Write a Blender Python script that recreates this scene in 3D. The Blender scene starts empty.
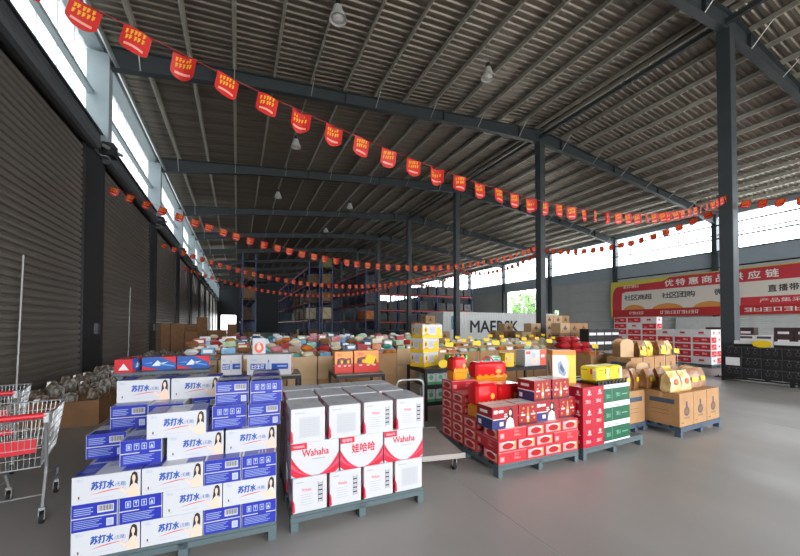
import bpy, math, random
from mathutils import Vector, Matrix
random.seed(7)
SC = bpy.context.scene
COL = SC.collection

# ------------------------------------------------------------------ camera
FPX, YAW, PITCH, CAMH = 340.0, math.atan2(163, 340), math.radians(1.0), 1.6
HOR = 325.0
_fw = Vector((math.sin(YAW) * math.cos(PITCH), math.cos(YAW) * math.cos(PITCH), math.sin(PITCH)))
_rt = Vector((math.cos(YAW), -math.sin(YAW), 0))
_up = _rt.cross(_fw)
SHIFT = (HOR - 278 - FPX * math.tan(PITCH)) / 800.0
cam_data = bpy.data.cameras.new('camera')
cam_data.sensor_fit = 'HORIZONTAL'; cam_data.sensor_width = 36
cam_data.lens = 36 * FPX / 800
cam_data.shift_y = SHIFT
cam_data.clip_end = 400
cam = bpy.data.objects.new('camera', cam_data); COL.objects.link(cam)
cam.matrix_world = Matrix(((_rt.x, _up.x, -_fw.x, 0), (_rt.y, _up.y, -_fw.y, 0), (_rt.z, _up.z, -_fw.z, CAMH), (0, 0, 0, 1)))
SC.camera = cam

# ------------------------------------------------------------------ world, portals, exposure
world = bpy.data.worlds.new('overcast_sky'); SC.world = world
world.use_nodes = True
wn = world.node_tree
wn.nodes['Background'].inputs[0].default_value = (0.95, 0.97, 1.0, 1)
wn.nodes['Background'].inputs[1].default_value = 1.0
SC.view_settings.view_transform = 'Standard'
SC.view_settings.look = 'None'
SC.view_settings.gamma = 1
SC.view_settings.use_curve_mapping = False
SC.view_settings.exposure = 3.15
SC.cycles.use_denoising = True
SC.cycles.max_bounces = 10
SC.cycles.diffuse_bounces = 6
SC.cycles.transparent_max_bounces = 12
SC.cycles.sample_clamp_indirect = 6
SC.cycles.caustics_reflective = False
SC.cycles.caustics_refractive = False

def portal(name, loc, direction, sx, sy):
    l = bpy.data.lights.new(name, 'AREA'); l.shape = 'RECTANGLE'; l.size = sx; l.size_y = sy
    l.cycles.is_portal = True
    o = bpy.data.objects.new(name, l); COL.objects.link(o)
    d = Vector(direction)
    o.rotation_euler = d.to_track_quat('-Z', 'X' if abs(d.z) > .9 else 'Y').to_euler()
    o.location = loc
    return o

# building dimensions (metres): left wall, ridge row, right wall, frames every 7.2 m
XL, XC, XR = -3.57, 13.65, 31.15
Y0, BAY = 5.03, 7.2
YF, YB = Y0 - 2 * BAY, Y0 + 10 * BAY
FRAMES = [Y0 + k * BAY for k in range(-2, 11)]
WX0, WX1 = XL - 0.25, XR + 0.25
SILL, HEAD = 6.9, 9.35
DOORX = (-3.3, 29.0); DOORH = 7.4           # open gateway behind the photographer
portal('gateway_daylight', ((DOORX[0] + DOORX[1]) / 2, YF - .3, DOORH / 2), (0, 1, 0), DOORX[1] - DOORX[0], DOORH)
portal('clerestory_daylight', (WX0 - .3, (YF + YB) / 2, (SILL + HEAD) / 2), (1, 0, 0), YB - YF, HEAD - SILL)
portal('clerestory_daylight', (WX1 + .3, (YF + YB) / 2, (SILL + HEAD) / 2), (-1, 0, 0), YB - YF, HEAD - SILL)
portal('side_gate_daylight', (WX1 + .3, 30.6, 2.9), (-1, 0, 0), 5.4, 5.8)

# ------------------------------------------------------------------ pixel helpers (photo frame 800 x 556)
def ray(px, py):
    return _rt * ((px - 400) / FPX) + _up * ((278 - py) / FPX + SHIFT * 800 / FPX) + _fw
def at_z(px, py, z=0.0):
    r = ray(px, py); t = (z - CAMH) / r.z
    return Vector((r.x * t, r.y * t, z))
def at_d(px, py, d):
    r = ray(px, py)
    return Vector((r.x * d, r.y * d, CAMH + r.z * d))

# ------------------------------------------------------------------ mesh helpers
class MB:
    def __init__(self): self.v = []; self.f = []; self.m = []
    def add(self, vs, fs, m=0, M=None):
        n = len(self.v)
        self.v += [tuple(M @ Vector(p)) if M else tuple(p) for p in vs]
        self.f += [tuple(i + n for i in f) for f in fs]
        self.m += [m] * len(fs)
        return self
    def box(self, x0, x1, y0, y1, z0, z1, m=0, M=None):
        vs = [(x0, y0, z0), (x1, y0, z0), (x1, y1, z0), (x0, y1, z0), (x0, y0, z1), (x1, y0, z1), (x1, y1, z1), (x0, y1, z1)]
        return self.add(vs, [(0, 3, 2, 1), (4, 5, 6, 7), (0, 1, 5, 4), (1, 2, 6, 5), (2, 3, 7, 6), (3, 0, 4, 7)], m, M)
    def cbox(self, x0, x1, y0, y1, z0, z1, c, m=0, M=None):
        """box with chamfered vertical and horizontal edges"""
        vs = []
        for z, i in ((z0, c), (z0 + c, 0), (z1 - c, 0), (z1, c)):
            k = c if i == 0 else 2 * c
            a, b, e, g = x0 + i, x1 - i, y0 + i, y1 - i
            k = c
            vs += [(a + k, e, z), (b - k, e, z), (b, e + k, z), (b, g - k, z), (b - k, g, z), (a + k, g, z), (a, g - k, z), (a, e + k, z)]
        fs = [tuple(range(7, -1, -1)), tuple(range(24, 32))]
        for l in range(3):
            for i in range(8):
                j = (i + 1) % 8
                fs.append((l * 8 + i, l * 8 + j, l * 8 + 8 + j, l * 8 + 8 + i))
        return self.add(vs, fs, m, M)
    def tube(self, p, q, r, n=6, m=0, r2=None, cap=True):
        p = Vector(p); q = Vector(q); d = (q - p)
        if d.length < 1e-6: return self
        d.normalize(); a = d.orthogonal().normalized(); b = d.cross(a)
        r2 = r if r2 is None else r2
        vs = [p + (a * math.cos(t) + b * math.sin(t)) * r for t in [i * 2 * math.pi / n for i in range(n)]]
        vs += [q + (a * math.cos(t) + b * math.sin(t)) * r2 for t in [i * 2 * math.pi / n for i in range(n)]]
        fs = [(i, (i + 1) % n, n + (i + 1) % n, n + i) for i in range(n)]
        if cap: fs += [tuple(range(n - 1, -1, -1)), tuple(range(n, 2 * n))]
        return self.add(vs, fs, m)
    def path(self, pts, r, n=6, m=0):
        for a, b in zip(pts, pts[1:]): self.tube(a, b, r, n, m)
        return self
    def lathe(self, prof, n=16, m=0, M=None):
        """prof: list of (r, z)"""
        vs = []; fs = []
        for r, z in prof:
            vs += [(r * math.cos(i * 2 * math.pi / n), r * math.sin(i * 2 * math.pi / n), z) for i in range(n)]
        for l in range(len(prof) - 1):
            fs += [(l * n + i, l * n + (i + 1) % n, l * n + n + (i + 1) % n, l * n + n + i) for i in range(n)]
        return self.add(vs, fs, m, M)
    def prism(self, poly, z0, z1, m=0, M=None):
        n = len(poly)
        vs = [(x, y, z0) for x, y in poly] + [(x, y, z1) for x, y in poly]
        fs = [tuple(range(n - 1, -1, -1)), tuple(range(n, 2 * n))] + [(i, (i + 1) % n, n + (i + 1) % n, n + i) for i in range(n)]
        return self.add(vs, fs, m, M)
    def poly(self, pts, m=0, M=None):
        return self.add(pts, [tuple(range(len(pts)))], m, M)
    def mesh(self, name, mats, smooth=False):
        me = bpy.data.meshes.new(name)
        me.from_pydata(self.v, [], self.f)
        if not isinstance(mats, (list, tuple)): mats = [mats]
        for m in mats: me.materials.append(m)
        me.polygons.foreach_set('material_index', self.m)
        if smooth: me.polygons.foreach_set('use_smooth', [True] * len(self.f))
        me.update()
        return me
    def build(self, name, mats, parent=None, loc=(0, 0, 0), rz=0, smooth=False):
        return obj(name, self.mesh(name, mats, smooth), parent, loc, rz)

def obj(name, mesh, parent=None, loc=(0, 0, 0), rz=0, rot=None):
    o = bpy.data.objects.new(name, mesh); COL.objects.link(o)
    o.location = loc; o.rotation_euler = rot if rot else (0, 0, rz)
    if parent: o.parent = parent
    return o
def empty(name, loc=(0, 0, 0), rz=0, parent=None):
    o = bpy.data.objects.new(name, None); COL.objects.link(o)
    o.empty_display_size = .1
    o.location = loc; o.rotation_euler = (0, 0, rz)
    if parent: o.parent = parent
    return o
LABELS = {}
def tag(o, label, cat, group=None):
    o['label'] = label; o['category'] = cat
    if group: o['group'] = group
    LABELS.setdefault(label, []).append(o.name)
    return o
def struct(o, label=None):
    o['kind'] = 'structure'
    if label: o['label'] = label
    return o

# ------------------------------------------------------------------ materials
MATS = {}
def mat(name, color, rough=.6, metal=0., noise=0., nscale=8., bump=0., spec=.5, coat=0., stretch=(1, 1, 1), col2=None, trans=0.):
    if name in MATS: return MATS[name]
    m = bpy.data.materials.new(name); m.use_nodes = True
    nt = m.node_tree; b = nt.nodes['Principled BSDF']
    b.inputs['Base Color'].default_value = (*color, 1)
    b.inputs['Roughness'].default_value = rough
    b.inputs['Metallic'].default_value = metal
    b.inputs['Specular IOR Level'].default_value = spec
    b.inputs['Coat Weight'].default_value = coat
    b.inputs['Transmission Weight'].default_value = trans
    if noise or bump:
        tc = nt.nodes.new('ShaderNodeTexCoord'); mp = nt.nodes.new('ShaderNodeMapping')
        mp.inputs['Scale'].default_value = stretch
        nz = nt.nodes.new('ShaderNodeTexNoise'); nz.inputs['Scale'].default_value = nscale; nz.inputs['Detail'].default_value = 4
        nt.links.new(tc.outputs['Object'], mp.inputs[0]); nt.links.new(mp.outputs[0], nz.inputs['Vector'])
        if noise:
            mx = nt.nodes.new('ShaderNodeMix'); mx.data_type = 'RGBA'
            c2 = col2 or tuple(max(0, c * (1 - noise)) for c in color)
            mx.inputs['A'].default_value = (*color, 1); mx.inputs['B'].default_value = (*c2, 1)
            rp = nt.nodes.new('ShaderNodeMapRange'); rp.inputs[1].default_value = .35; rp.inputs[2].default_value = .7
            nt.links.new(nz.outputs[0], rp.inputs[0]); nt.links.new(rp.outputs[0], mx.inputs['Factor'])
            nt.links.new(mx.outputs['Result'], b.inputs['Base Color'])
        if bump:
            bp = nt.nodes.new('ShaderNodeBump'); bp.inputs['Strength'].default_value = bump; bp.inputs['Distance'].default_value = .01
            nt.links.new(nz.outputs[0], bp.inputs['Height']); nt.links.new(bp.outputs[0], b.inputs['Normal'])
    MATS[name] = m
    return m
def srgb(h):
    h = h.lstrip('#'); c = [int(h[i:i + 2], 16) / 255 for i in (0, 2, 4)]
    return tuple(x / 12.92 if x <= .04045 else ((x + .055) / 1.055) ** 2.4 for x in c)

def pane_mat(name, tcol, mixf):
    m = bpy.data.materials.new(name); m.use_nodes = True
    nt = m.node_tree; nt.nodes.remove(nt.nodes['Principled BSDF'])
    out = nt.nodes['Material Output']
    tr = nt.nodes.new('ShaderNodeBsdfTransparent'); tr.inputs[0].default_value = (*tcol, 1)
    tl = nt.nodes.new('ShaderNodeBsdfTranslucent'); tl.inputs[0].default_value = (*tcol, 1)
    mx = nt.nodes.new('ShaderNodeMixShader'); mx.inputs[0].default_value = mixf
    nt.links.new(tr.outputs[0], mx.inputs[1]); nt.links.new(tl.outputs[0], mx.inputs[2]); nt.links.new(mx.outputs[0], out.inputs[0])
    return m
# ================================================================== THE BUILDING
def concrete():
    m = mat('polished_concrete', srgb('#a3a09c'), .42, 0, .16, .5, .0)
    nt = m.node_tree; b = nt.nodes['Principled BSDF']
    tc = nt.nodes.new('ShaderNodeTexCoord')
    n1 = nt.nodes.new('ShaderNodeTexNoise'); n1.inputs['Scale'].default_value = .9; n1.inputs['Detail'].default_value = 8
    mp = nt.nodes.new('ShaderNodeMapping'); mp.inputs['Scale'].default_value = (1.0, .35, 1)
    mp.inputs['Rotation'].default_value = (0, 0, .5)
    nt.links.new(tc.outputs['Object'], mp.inputs[0]); nt.links.new(mp.outputs[0], n1.inputs['Vector'])
    r = nt.nodes.new('ShaderNodeMapRange'); r.inputs[1].default_value = .3; r.inputs[2].default_value = .7
    r.inputs[3].default_value = .3; r.inputs[4].default_value = .55
    nt.links.new(n1.outputs[0], r.inputs[0]); nt.links.new(r.outputs[0], b.inputs['Roughness'])
    n2 = nt.nodes.new('ShaderNodeTexNoise'); n2.inputs['Scale'].default_value = 60; n2.inputs['Detail'].default_value = 3
    nt.links.new(tc.outputs['Object'], n2.inputs['Vector'])
    bp = nt.nodes.new('ShaderNodeBump'); bp.inputs['Strength'].default_value = .05; bp.inputs['Distance'].default_value = .004
    nt.links.new(n2.outputs[0], bp.inputs['Height']); nt.links.new(bp.outputs[0], b.inputs['Normal'])
    return m
M_FLOOR = concrete()
M_JOINT = mat('joint_filler', srgb('#c2beb5'), .8)
M_STEEL = mat('grey_blue_steel', srgb('#3d4347'), .45, 0, .12, 3)
M_STEELL = mat('pale_grey_steel', srgb('#9aa7ad'), .45, 0, .1, 3)
M_GALV = mat('galvanised_sheet', srgb('#a0968a'), .38, .72, .35, 1.6, .12, stretch=(.25, 3, 1))
M_PURLIN = mat('galvanised_purlin', srgb('#d2cec3'), .4, .35, .15, 2)
M_SLAT = mat('shutter_slat', srgb('#8d867e'), .33, .5, .25, 1.2, stretch=(1, .3, 4))
M_DARK = mat('black_painted_steel', srgb('#1c1d20'), .5)
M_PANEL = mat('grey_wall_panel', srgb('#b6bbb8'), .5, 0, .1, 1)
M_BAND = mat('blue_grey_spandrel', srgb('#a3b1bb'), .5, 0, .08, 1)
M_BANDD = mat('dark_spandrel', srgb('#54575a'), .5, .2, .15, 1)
M_WHITEWALL = mat('white_wall_panel', srgb('#d4d7d6'), .6, 0, .12, 3)
M_PIPE = mat('galvanised_pipe', srgb('#b8bcbc'), .3, .6)
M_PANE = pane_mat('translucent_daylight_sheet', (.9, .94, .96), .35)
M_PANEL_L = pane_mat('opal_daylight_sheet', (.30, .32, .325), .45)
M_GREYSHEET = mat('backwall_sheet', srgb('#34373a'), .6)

# floor
floor = struct(MB().box(XL - .5, XR + .5, YF - 1, YB + .5, -.3, -.003).build('floor', M_JOINT))
xs = [XL - .4, 2.04, 7.84, 13.64, 19.44, 25.24, XR + .4]
for a, b in zip(xs, xs[1:]):
    for c, d in ((YF - 1, 26.63), (26.63, YB + .4)):
        MB().box(a + .006, b - .006, c + .006, d - .006, -.003, 0).build('slab', M_FLOOR, floor)

# roof
def zroof(x):
    return 9.72 + (x - XL) * (1.85 / (XC - XL)) if x <= XC else 11.57 - (x - XC) * (1.85 / (XR - XC))
ceiling = struct(empty('ceiling'))
ov = MB()
for a, b in ((WX0 - .3, XC), (XC, WX1 + .3)):
    za, zb = zroof(a) + .1, zroof(b) + .1
    ov.add([(a, YF - .5, za), (b, YF - .5, zb), (b, YB + .5, zb), (a, YB + .5, za)], [(0, 1, 2, 3)])
ov.build('roof_light_seal', M_GALV, ceiling)  # flat sheet added above the ribbed sheets to stop light leaks
def sheet_mesh(xa, xb, name):
    pr = []
    W, P = .9, .225
    for k in range(4):
        o = k * P
        pr += [(o, .035), (o + .05, .035), (o + .085, 0), (o + .19, 0)]
    pr.append((W, .035))
    mb = MB()
    for (y, z), (y2, z2) in zip(pr, pr[1:]):
        mb.add([(xa, y, zroof(xa) + z), (xb, y, zroof(xb) + z), (xb, y2, zroof(xb) + z2), (xa, y2, zroof(xa) + z2)], [(0, 3, 2, 1)])
    return mb.mesh(name, M_GALV)
sL, sR = sheet_mesh(WX0 - .2, XC, 'roof_sheet'), sheet_mesh(XC, WX1 + .2, 'roof_sheet')
y = YF - .4
while y < YB + .3:
    obj('roof_sheet', sL, ceiling, (0, y, random.uniform(0, .006))); obj('roof_sheet', sR, ceiling, (0, y, random.uniform(0, .006)))
    y += .9
# purlins
PX = [-2.6 + 1.23 * k for k in range(14)]
PX = [x for x in PX if x < XC - .3] + [13.45]
PX = PX + [2 * XC - x for x in PX] + [XL + .1]
def purlin_mesh():
    mb = MB(); t = .012
    mb.box(-t / 2, t / 2, YF - .3, YB + .3, -.2, 0)
    mb.box(-.045, t / 2, YF - .3, YB + .3, -.2, -.19)
    mb.box(-.045, -.037, YF - .3, YB + .3, -.2, -.18)
    mb.box(-t / 2, .065, YF - .3, YB + .3, -.012, 0)
    return mb.mesh('purlin', M_PURLIN)
pm = purlin_mesh()
for x in PX: obj('purlin', pm, ceiling, (x, 0, zroof(x) - .002))
# rafters with haunches
def rafter_mesh(side):
    mb = MB()
    xa, xb = (XL, XC) if side < 0 else (XR, XC)
    n = 12; fl = .11
    st = []
    for i in range(n + 1):
        t = i / n; x = xa + (xb - xa) * t
        zt = zroof(x) - .205
        if t < .25: dp = .66 - .22 * (t / .25)
        elif t < .72: dp = .44
        else: dp = .44 + .2 * ((t - .72) / .28)
        st.append((x, zt, zt - dp))
    for (x1, t1, b1), (x2, t2, b2) in zip(st, st[1:]):
        vs = []
        for x, t_, b_ in ((x1, t1, b1), (x2, t2, b2)):
            vs += [(x, -fl, t_), (x, fl, t_), (x, -fl, t_ - .02), (x, fl, t_ - .02), (x, -.008, t_ - .02), (x, .008, t_ - .02),
                   (x, -.008, b_ + .02), (x, .008, b_ + .02), (x, -fl, b_ + .02), (x, fl, b_ + .02), (x, -fl, b_), (x, fl, b_)]
        q = 12
        def fc(a, b): return (a, b, b + q, a + q)
        mb.add(vs, [fc(0, 1), fc(0, 2), fc(1, 3), fc(2, 3), fc(4, 6), fc(5, 7), fc(8, 9), fc(8, 10), fc(9, 11), fc(10, 11)])
    for i in range(2, n, 3):
        x, t_, b_ = st[i]
        mb.box(x - .006, x + .006, -fl, fl, b_, t_)
    return mb.mesh('rafter', M_STEEL), st
rmL, stL = rafter_mesh(-1); rmR, stR = rafter_mesh(1)
M_ROD = mat('brace_rod', srgb('#c3c4c2'), .4, .5)
def zbot(st, x):
    for (x1, t1, b1), (x2, t2, b2) in zip(st, st[1:]):
        if min(x1, x2) <= x <= max(x1, x2):
            return b1 + (b2 - b1) * (x - x1) / (x2 - x1)
    return st[0][2]
brL = []
for f in FRAMES:
    rl = obj('rafter', rmL, ceiling, (0, f, 0)); rr = obj('rafter', rmR, ceiling, (0, f, 0))
    if f > 45: continue
    for j, x in enumerate(PX):
        if j % 2 or x < XL + .3 or x > XR - .3: continue
        st, par = (stL, rl) if x <= XC else (stR, rr)
        zb = zbot(st, x); zp = zroof(x) - .17
        MB().tube((x, -.1, zb + .02), (x + .02, -.62, zp), .014, 5).build('fly_brace', M_ROD, par)
        MB().tube((x, .1, zb + .02), (x + .02, .62, zp), .014, 5).build('fly_brace', M_ROD, par)
# a ridge strut along the column row
MB().box(XC - .06, XC + .06, YF, YB, zroof(XC) - .62, zroof(XC) - .46).build('ridge_strut', M_STEEL, ceiling)

# ridge columns
cm = MB(); cm.cbox(-.17, .17, -.17, .17, .03, stL[-1][2] + .02, .012)
ridge_col = cm.mesh('shaft', M_STEEL)
bp = MB(); bp.box(-.28, .28, -.28, .28, 0, .03)
for a in (-.22, .22):
    for b in (-.22, .22): bp.tube((a, b, .03), (a, b, .07), .018, 6)
bpm = bp.mesh('base_plate', M_STEEL)
ordn = ['nearest', 'second', 'third', 'fourth', 'fifth', 'sixth', 'seventh', 'eighth', 'ninth', 'tenth']
nv = 0
for f in FRAMES[1:-1]:
    c = empty('steel_column', (XC, f, 0))
    obj('shaft', ridge_col, c); obj('base_plate', bpm, c)
    if f < 0: lab = 'grey steel ridge column standing behind the photographer'
    else:
        lab = ordn[nv] + ' grey steel column in the middle row under the ridge'; nv += 1
    tag(c, lab, 'column', 'middle row columns')

# left wall : columns, shutters, spandrel, clerestory
wall_left = struct(empty('wall_left'))
lc = MB()
for s in (-1, 1): lc.box(-.25, .25, s * .15 - .01, s * .15 + .01, 0, 9.3)
lc.box(-.25, .25, -.008, .008, 0, 9.3)
lcm = MB(); lcm.box(-.25, .25, -.15, .15, 6.32, 9.25); lcm.box(-.25, .03, -.15, .15, 0, 6.32)
lcol = lcm.mesh('wall_column', M_STEELL)
for f in FRAMES:
    obj('wall_column', lcol, wall_left, (XL + .02, f, 0))
SHY = []
for k, f in enumerate(FRAMES[:-1]):
    a, b = f + .28, f + BAY - 1.05
    SHY.append((a, b))
    MB().box(XL - .3, XL + .07, f + BAY - 1.05, f + BAY + .28, 0, 6.32).build('dark_post', M_DARK, wall_left)
MB().box(XL - .3, XL + .07, FRAMES[0] - .1, FRAMES[0] + .28, 0, 6.32).build('dark_post', M_DARK, wall_left)
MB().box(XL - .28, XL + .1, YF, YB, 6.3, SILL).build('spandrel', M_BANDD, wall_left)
MB().box(XL - .3, XL + .16, YF, YB, SILL, SILL + .05).build('sill_rail', M_STEEL, wall_left)
MB().box(XL - .3, XL + .1, YF, YB, HEAD, 9.72).build('eave_beam', M_STEELL, wall_left)
PIT = .15
slat = MB()
def slat_mesh(L):
    mb = MB(); pr = [(0, 0), (.03, .02), (.034, .06), (.03, .1), (0, .125), (-.004, PIT)]
    for (x1, z1), (x2, z2) in zip(pr, pr[1:]):
        mb.add([(x1, 0, z1), (x2, 0, z2), (x2, L, z2), (x1, L, z1)], [(0, 1, 2, 3)])
    return mb
door_n = 0
for k, (a, b) in enumerate(SHY):
    door_n += 1
    d = struct(empty('door_%d' % door_n, (XL, a, 0)))
    L = b - a
    n = int(6.2 / PIT)
    if 1 <= k <= 4:
        sm = slat_mesh(L).mesh('slat', M_SLAT)
        for i in range(n): obj('slat', sm, d, (0, 0, .03 + i * PIT))
    else:
        mb = MB()
        for i in range(n):
            s = slat_mesh(L); mb.add([(x, y, z + .03 + i * PIT) for x, y, z in s.v], s.f)
        o = mb.build('slats', M_SLAT, d); o['kind'] = 'stuff'
    MB().box(-.08, -.06, 0, L, 0, 6.3).build('backing', M_DARK, d)
    MB().tube((.16, -.2, 6.36), (.16, L + .2, 6.36), .17, 12).build('roller_cover', M_BANDD, d)
    for yy in (0, L):
        MB().box(-.03, .08, yy - .05, yy + .05, 0, 6.25).build('guide_rail', M_DARK, d)
    # clerestory window of this bay
    w = struct(empty('window_%d' % door_n, (WX0, FRAMES[k], 0)))
    n = 8
    for i in range(n):
        y0, y1 = i * BAY / n, (i + 1) * BAY / n
        mb = MB(); mm = 5
        for j in range(mm):
            ya = y0 + .012 + (y1 - y0 - .024) * j / mm; yb = y0 + .012 + (y1 - y0 - .024) * (j + 1) / mm
            xa, xb = (.012 if j % 2 else -.012), (.012 if (j + 1) % 2 else -.012)
            mb.add([(xa, ya, SILL), (xb, yb, SILL), (xb, yb, HEAD + .1), (xa, ya, HEAD + .1)], [(0, 1, 2, 3)])
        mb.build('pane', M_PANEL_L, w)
        if i: MB().box(-.012, .02, y0 - .011, y0 + .011, SILL, HEAD + .1).build('glazing_bar', M_PIPE, w)
    MB().box(.06, .2, 0, BAY, 8.0, 8.1).build('transom', M_STEELL, w)
MB().tube((XL + .42, YF, 9.0), (XL + .42, YB, 9.0), .055, 10).build('eave_pipe', M_PIPE, wall_left)
MB().tube((XL + .30, YF, 9.18), (XL + .30, YB, 9.18), .03, 8).build('eave_pipe', M_PIPE, wall_left)
for f in FRAMES[1:]:
    for dz in (6.55,):
        MB().tube((XL + .25, f - .45, 6.5), (XL + .45, f + .35, 6.62), .05, 6).build('shutter_motor', M_PIPE, wall_left)
        MB().box(XL + .15, XL + .42, f - .25, f + .1, 6.35, 6.7).build('shutter_motor', M_DARK, wall_left)

# right wall
wall_right = struct(empty('wall_right'))
rcm = MB().box(-.2, .2, -.15, .15, 0, 9.3).mesh('wall_column', M_STEEL)
for f in FRAMES: obj('wall_column', rcm, wall_right, (XR, f, 0))
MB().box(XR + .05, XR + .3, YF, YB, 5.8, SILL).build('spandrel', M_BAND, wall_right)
MB().box(XR - .05, XR + .3, YF, YB, SILL - .04, SILL + .04).build('sill_rail', M_STEEL, wall_right)
MB().box(XR + .02, XR + .3, YF, YB, HEAD, 9.72).build('eave_beam', M_STEELL, wall_right)
for zz in (7.75, 8.7):
    MB().tube((XR - .25, YF, zz), (XR - .25, YB, zz), .055, 6).build('wall_pipe', M_STEEL, wall_right)
GATE = (27.9, 33.3)
nw = door_n
for k, f in enumerate(FRAMES[:-1]):
    nw += 1
    w = struct(empty('window_%d' % nw, (WX1, f, 0)))
    n = 6
    for i in range(n):
        y0, y1 = i * BAY / n, (i + 1) * BAY / n
        mb = MB(); mm = 5
        for j in range(mm):
            ya = y0 + .012 + (y1 - y0 - .024) * j / mm; yb = y0 + .012 + (y1 - y0 - .024) * (j + 1) / mm
            xa, xb = (.012 if j % 2 else -.012), (.012 if (j + 1) % 2 else -.012)
            mb.add([(xa, ya, SILL), (xb, yb, SILL), (xb, yb, HEAD + .1), (xa, ya, HEAD + .1)], [(0, 1, 2, 3)])
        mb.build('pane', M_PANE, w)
        if i: MB().box(-.02, .012, y0 - .011, y0 + .011, SILL, HEAD + .1).build('glazing_bar', M_PIPE, w)
    MB().box(-.2, -.06, 0, BAY, 8.05, 8.12).build('transom', M_STEEL, w)
    if k >= 6: continue
# panels below the right spandrel : pale shutters behind the banner, plain panels beyond
def wall_panels(y0, y1, hs, m, name='wall_panel', x=XR + .1, zt=5.8):
    n = max(1, round(zt / hs))
    me = MB().cbox(0, .15, 0, y1 - y0, 0, zt / n - .012, .006).mesh(name, m)
    for i in range(n): obj(name, me, wall_right, (x, y0, i * zt / n))
for k, f in enumerate(FRAMES[:-1]):
    a, b = f + .15, f + BAY - .15
    if f > 18 and f < 20:      # bay beside the banner : flat grey panels with visible joints
        wall_panels(a, b - .9, .95, M_PANEL)
        MB().box(XR + .2, XR + .3, a, b - .9, 0, 5.8).build('panel_backing', M_GREYSHEET, wall_right)  # added behind the panels to keep daylight out of the joint gaps
        wall_panels(b - .35, b, 5.8, M_PANEL)
        MB().box(XR + .1, XR + .25, b - .9, b - .35, 3.2, 5.8).build('wall_panel', M_PANEL, wall_right)
    elif f > 25 and f < 28:
        MB().box(XR + .1, XR + .25, a, GATE[0], 0, 5.8).build('wall_panel', M_PANEL, wall_right)
        MB().box(XR + .1, XR + .25, GATE[1], b, 0, 5.8).build('wall_panel', M_PANEL, wall_right)
    elif f < 18:
        d = struct(empty('door_%d' % (door_n + 1), (XR + .1, a, 0))); door_n += 1
        L = b - a; mb = MB()
        n = int(5.8 / PIT)
        sm = slat_mesh(L); me = MB().add([(-x, y, z) for x, y, z in sm.v], [tuple(reversed(q)) for q in sm.f]).mesh('slat', M_WHITEWALL)
        for i in range(n): obj('slat', me, d, (0, 0, i * PIT))
        MB().box(.06, .08, 0, L, 0, 5.8).build('backing', M_DARK, d)
    else:
        wall_panels(a, b, 1.45, M_PANEL)
        MB().box(XR + .2, XR + .3, a, b, 0, 5.8).build('panel_backing', M_GREYSHEET, wall_right)  # same added light block behind the plain panels

# back wall, end wall behind the photographer
wall_back = struct(empty('wall_back'))
def gable(mb, y0, y1, holes, m=0):
    pass
mbk = MB()
OB = (-2.9, -.2, 3.6)
yb = YB + .2
def quadwall(mb, x0, x1, z0, z1, y, t=.15):
    mb.box(x0, x1, y, y + t, z0, z1)
quadwall(mbk, WX0, OB[0], 0, 6, yb); quadwall(mbk, OB[0], OB[1], OB[2], 6, yb); quadwall(mbk, OB[1], WX1, 0, 6, yb)
mbk.prism([(WX0, 6), (WX1, 6), (WX1, zroof(WX1) + .05), (XC, zroof(XC) + .05), (WX0, zroof(WX0) + .05)], 0, .15, 0,
          Matrix.Translation((0, yb + .15, 0)) @ Matrix.Rotation(math.pi / 2, 4, 'X'))
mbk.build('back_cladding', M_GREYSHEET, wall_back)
wall_front = struct(empty('wall_front'))
mbf = MB()
yf = YF - .2
quadwall(mbf, WX0, DOORX[0], 0, DOORH, yf); quadwall(mbf, DOORX[1], WX1, 0, DOORH, yf)
mbf.prism([(WX0, DOORH), (WX1, DOORH), (WX1, zroof(WX1) + .05), (XC, zroof(XC) + .05), (WX0, zroof(WX0) + .05)], 0, .15, 0,
          Matrix.Translation((0, yf + .15, 0)) @ Matrix.Rotation(math.pi / 2, 4, 'X'))
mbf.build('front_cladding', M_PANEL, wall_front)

# outside
M_OUT = mat('outside_paving', srgb('#b9b6ae'), .8, 0, .1, .4)
struct(MB().box(-60, 110, -70, 150, -.32, -.29).build('ground_outside', M_OUT))
# ================================================================== PRINTED CARTONS
def glyphs(s, bold=0.0):
    """outline of a text as (verts2d, faces), unit height ~1, origin at lower left"""
    key = (s, bold)
    if key in glyphs.cache: return glyphs.cache[key]
    cu = bpy.data.curves.new('lettering', 'FONT'); cu.body = s; cu.resolution_u = 2; cu.offset = bold
    ob = bpy.data.objects.new('lettering', cu)
    me = ob.to_mesh()
    vs = [(v.co.x, v.co.y) for v in me.vertices]; fs = [tuple(p.vertices) for p in me.polygons]
    ob.to_mesh_clear(); bpy.data.objects.remove(ob); bpy.data.curves.remove(cu)
    if vs:
        x0 = min(v[0] for v in vs); x1 = max(v[0] for v in vs); y0 = min(v[1] for v in vs); y1 = max(v[1] for v in vs)
    else: x0 = y0 = 0; x1 = y1 = 1
    glyphs.cache[key] = (vs, fs, x0, x1, y0, y1)
    return glyphs.cache[key]
glyphs.cache = {}

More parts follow.
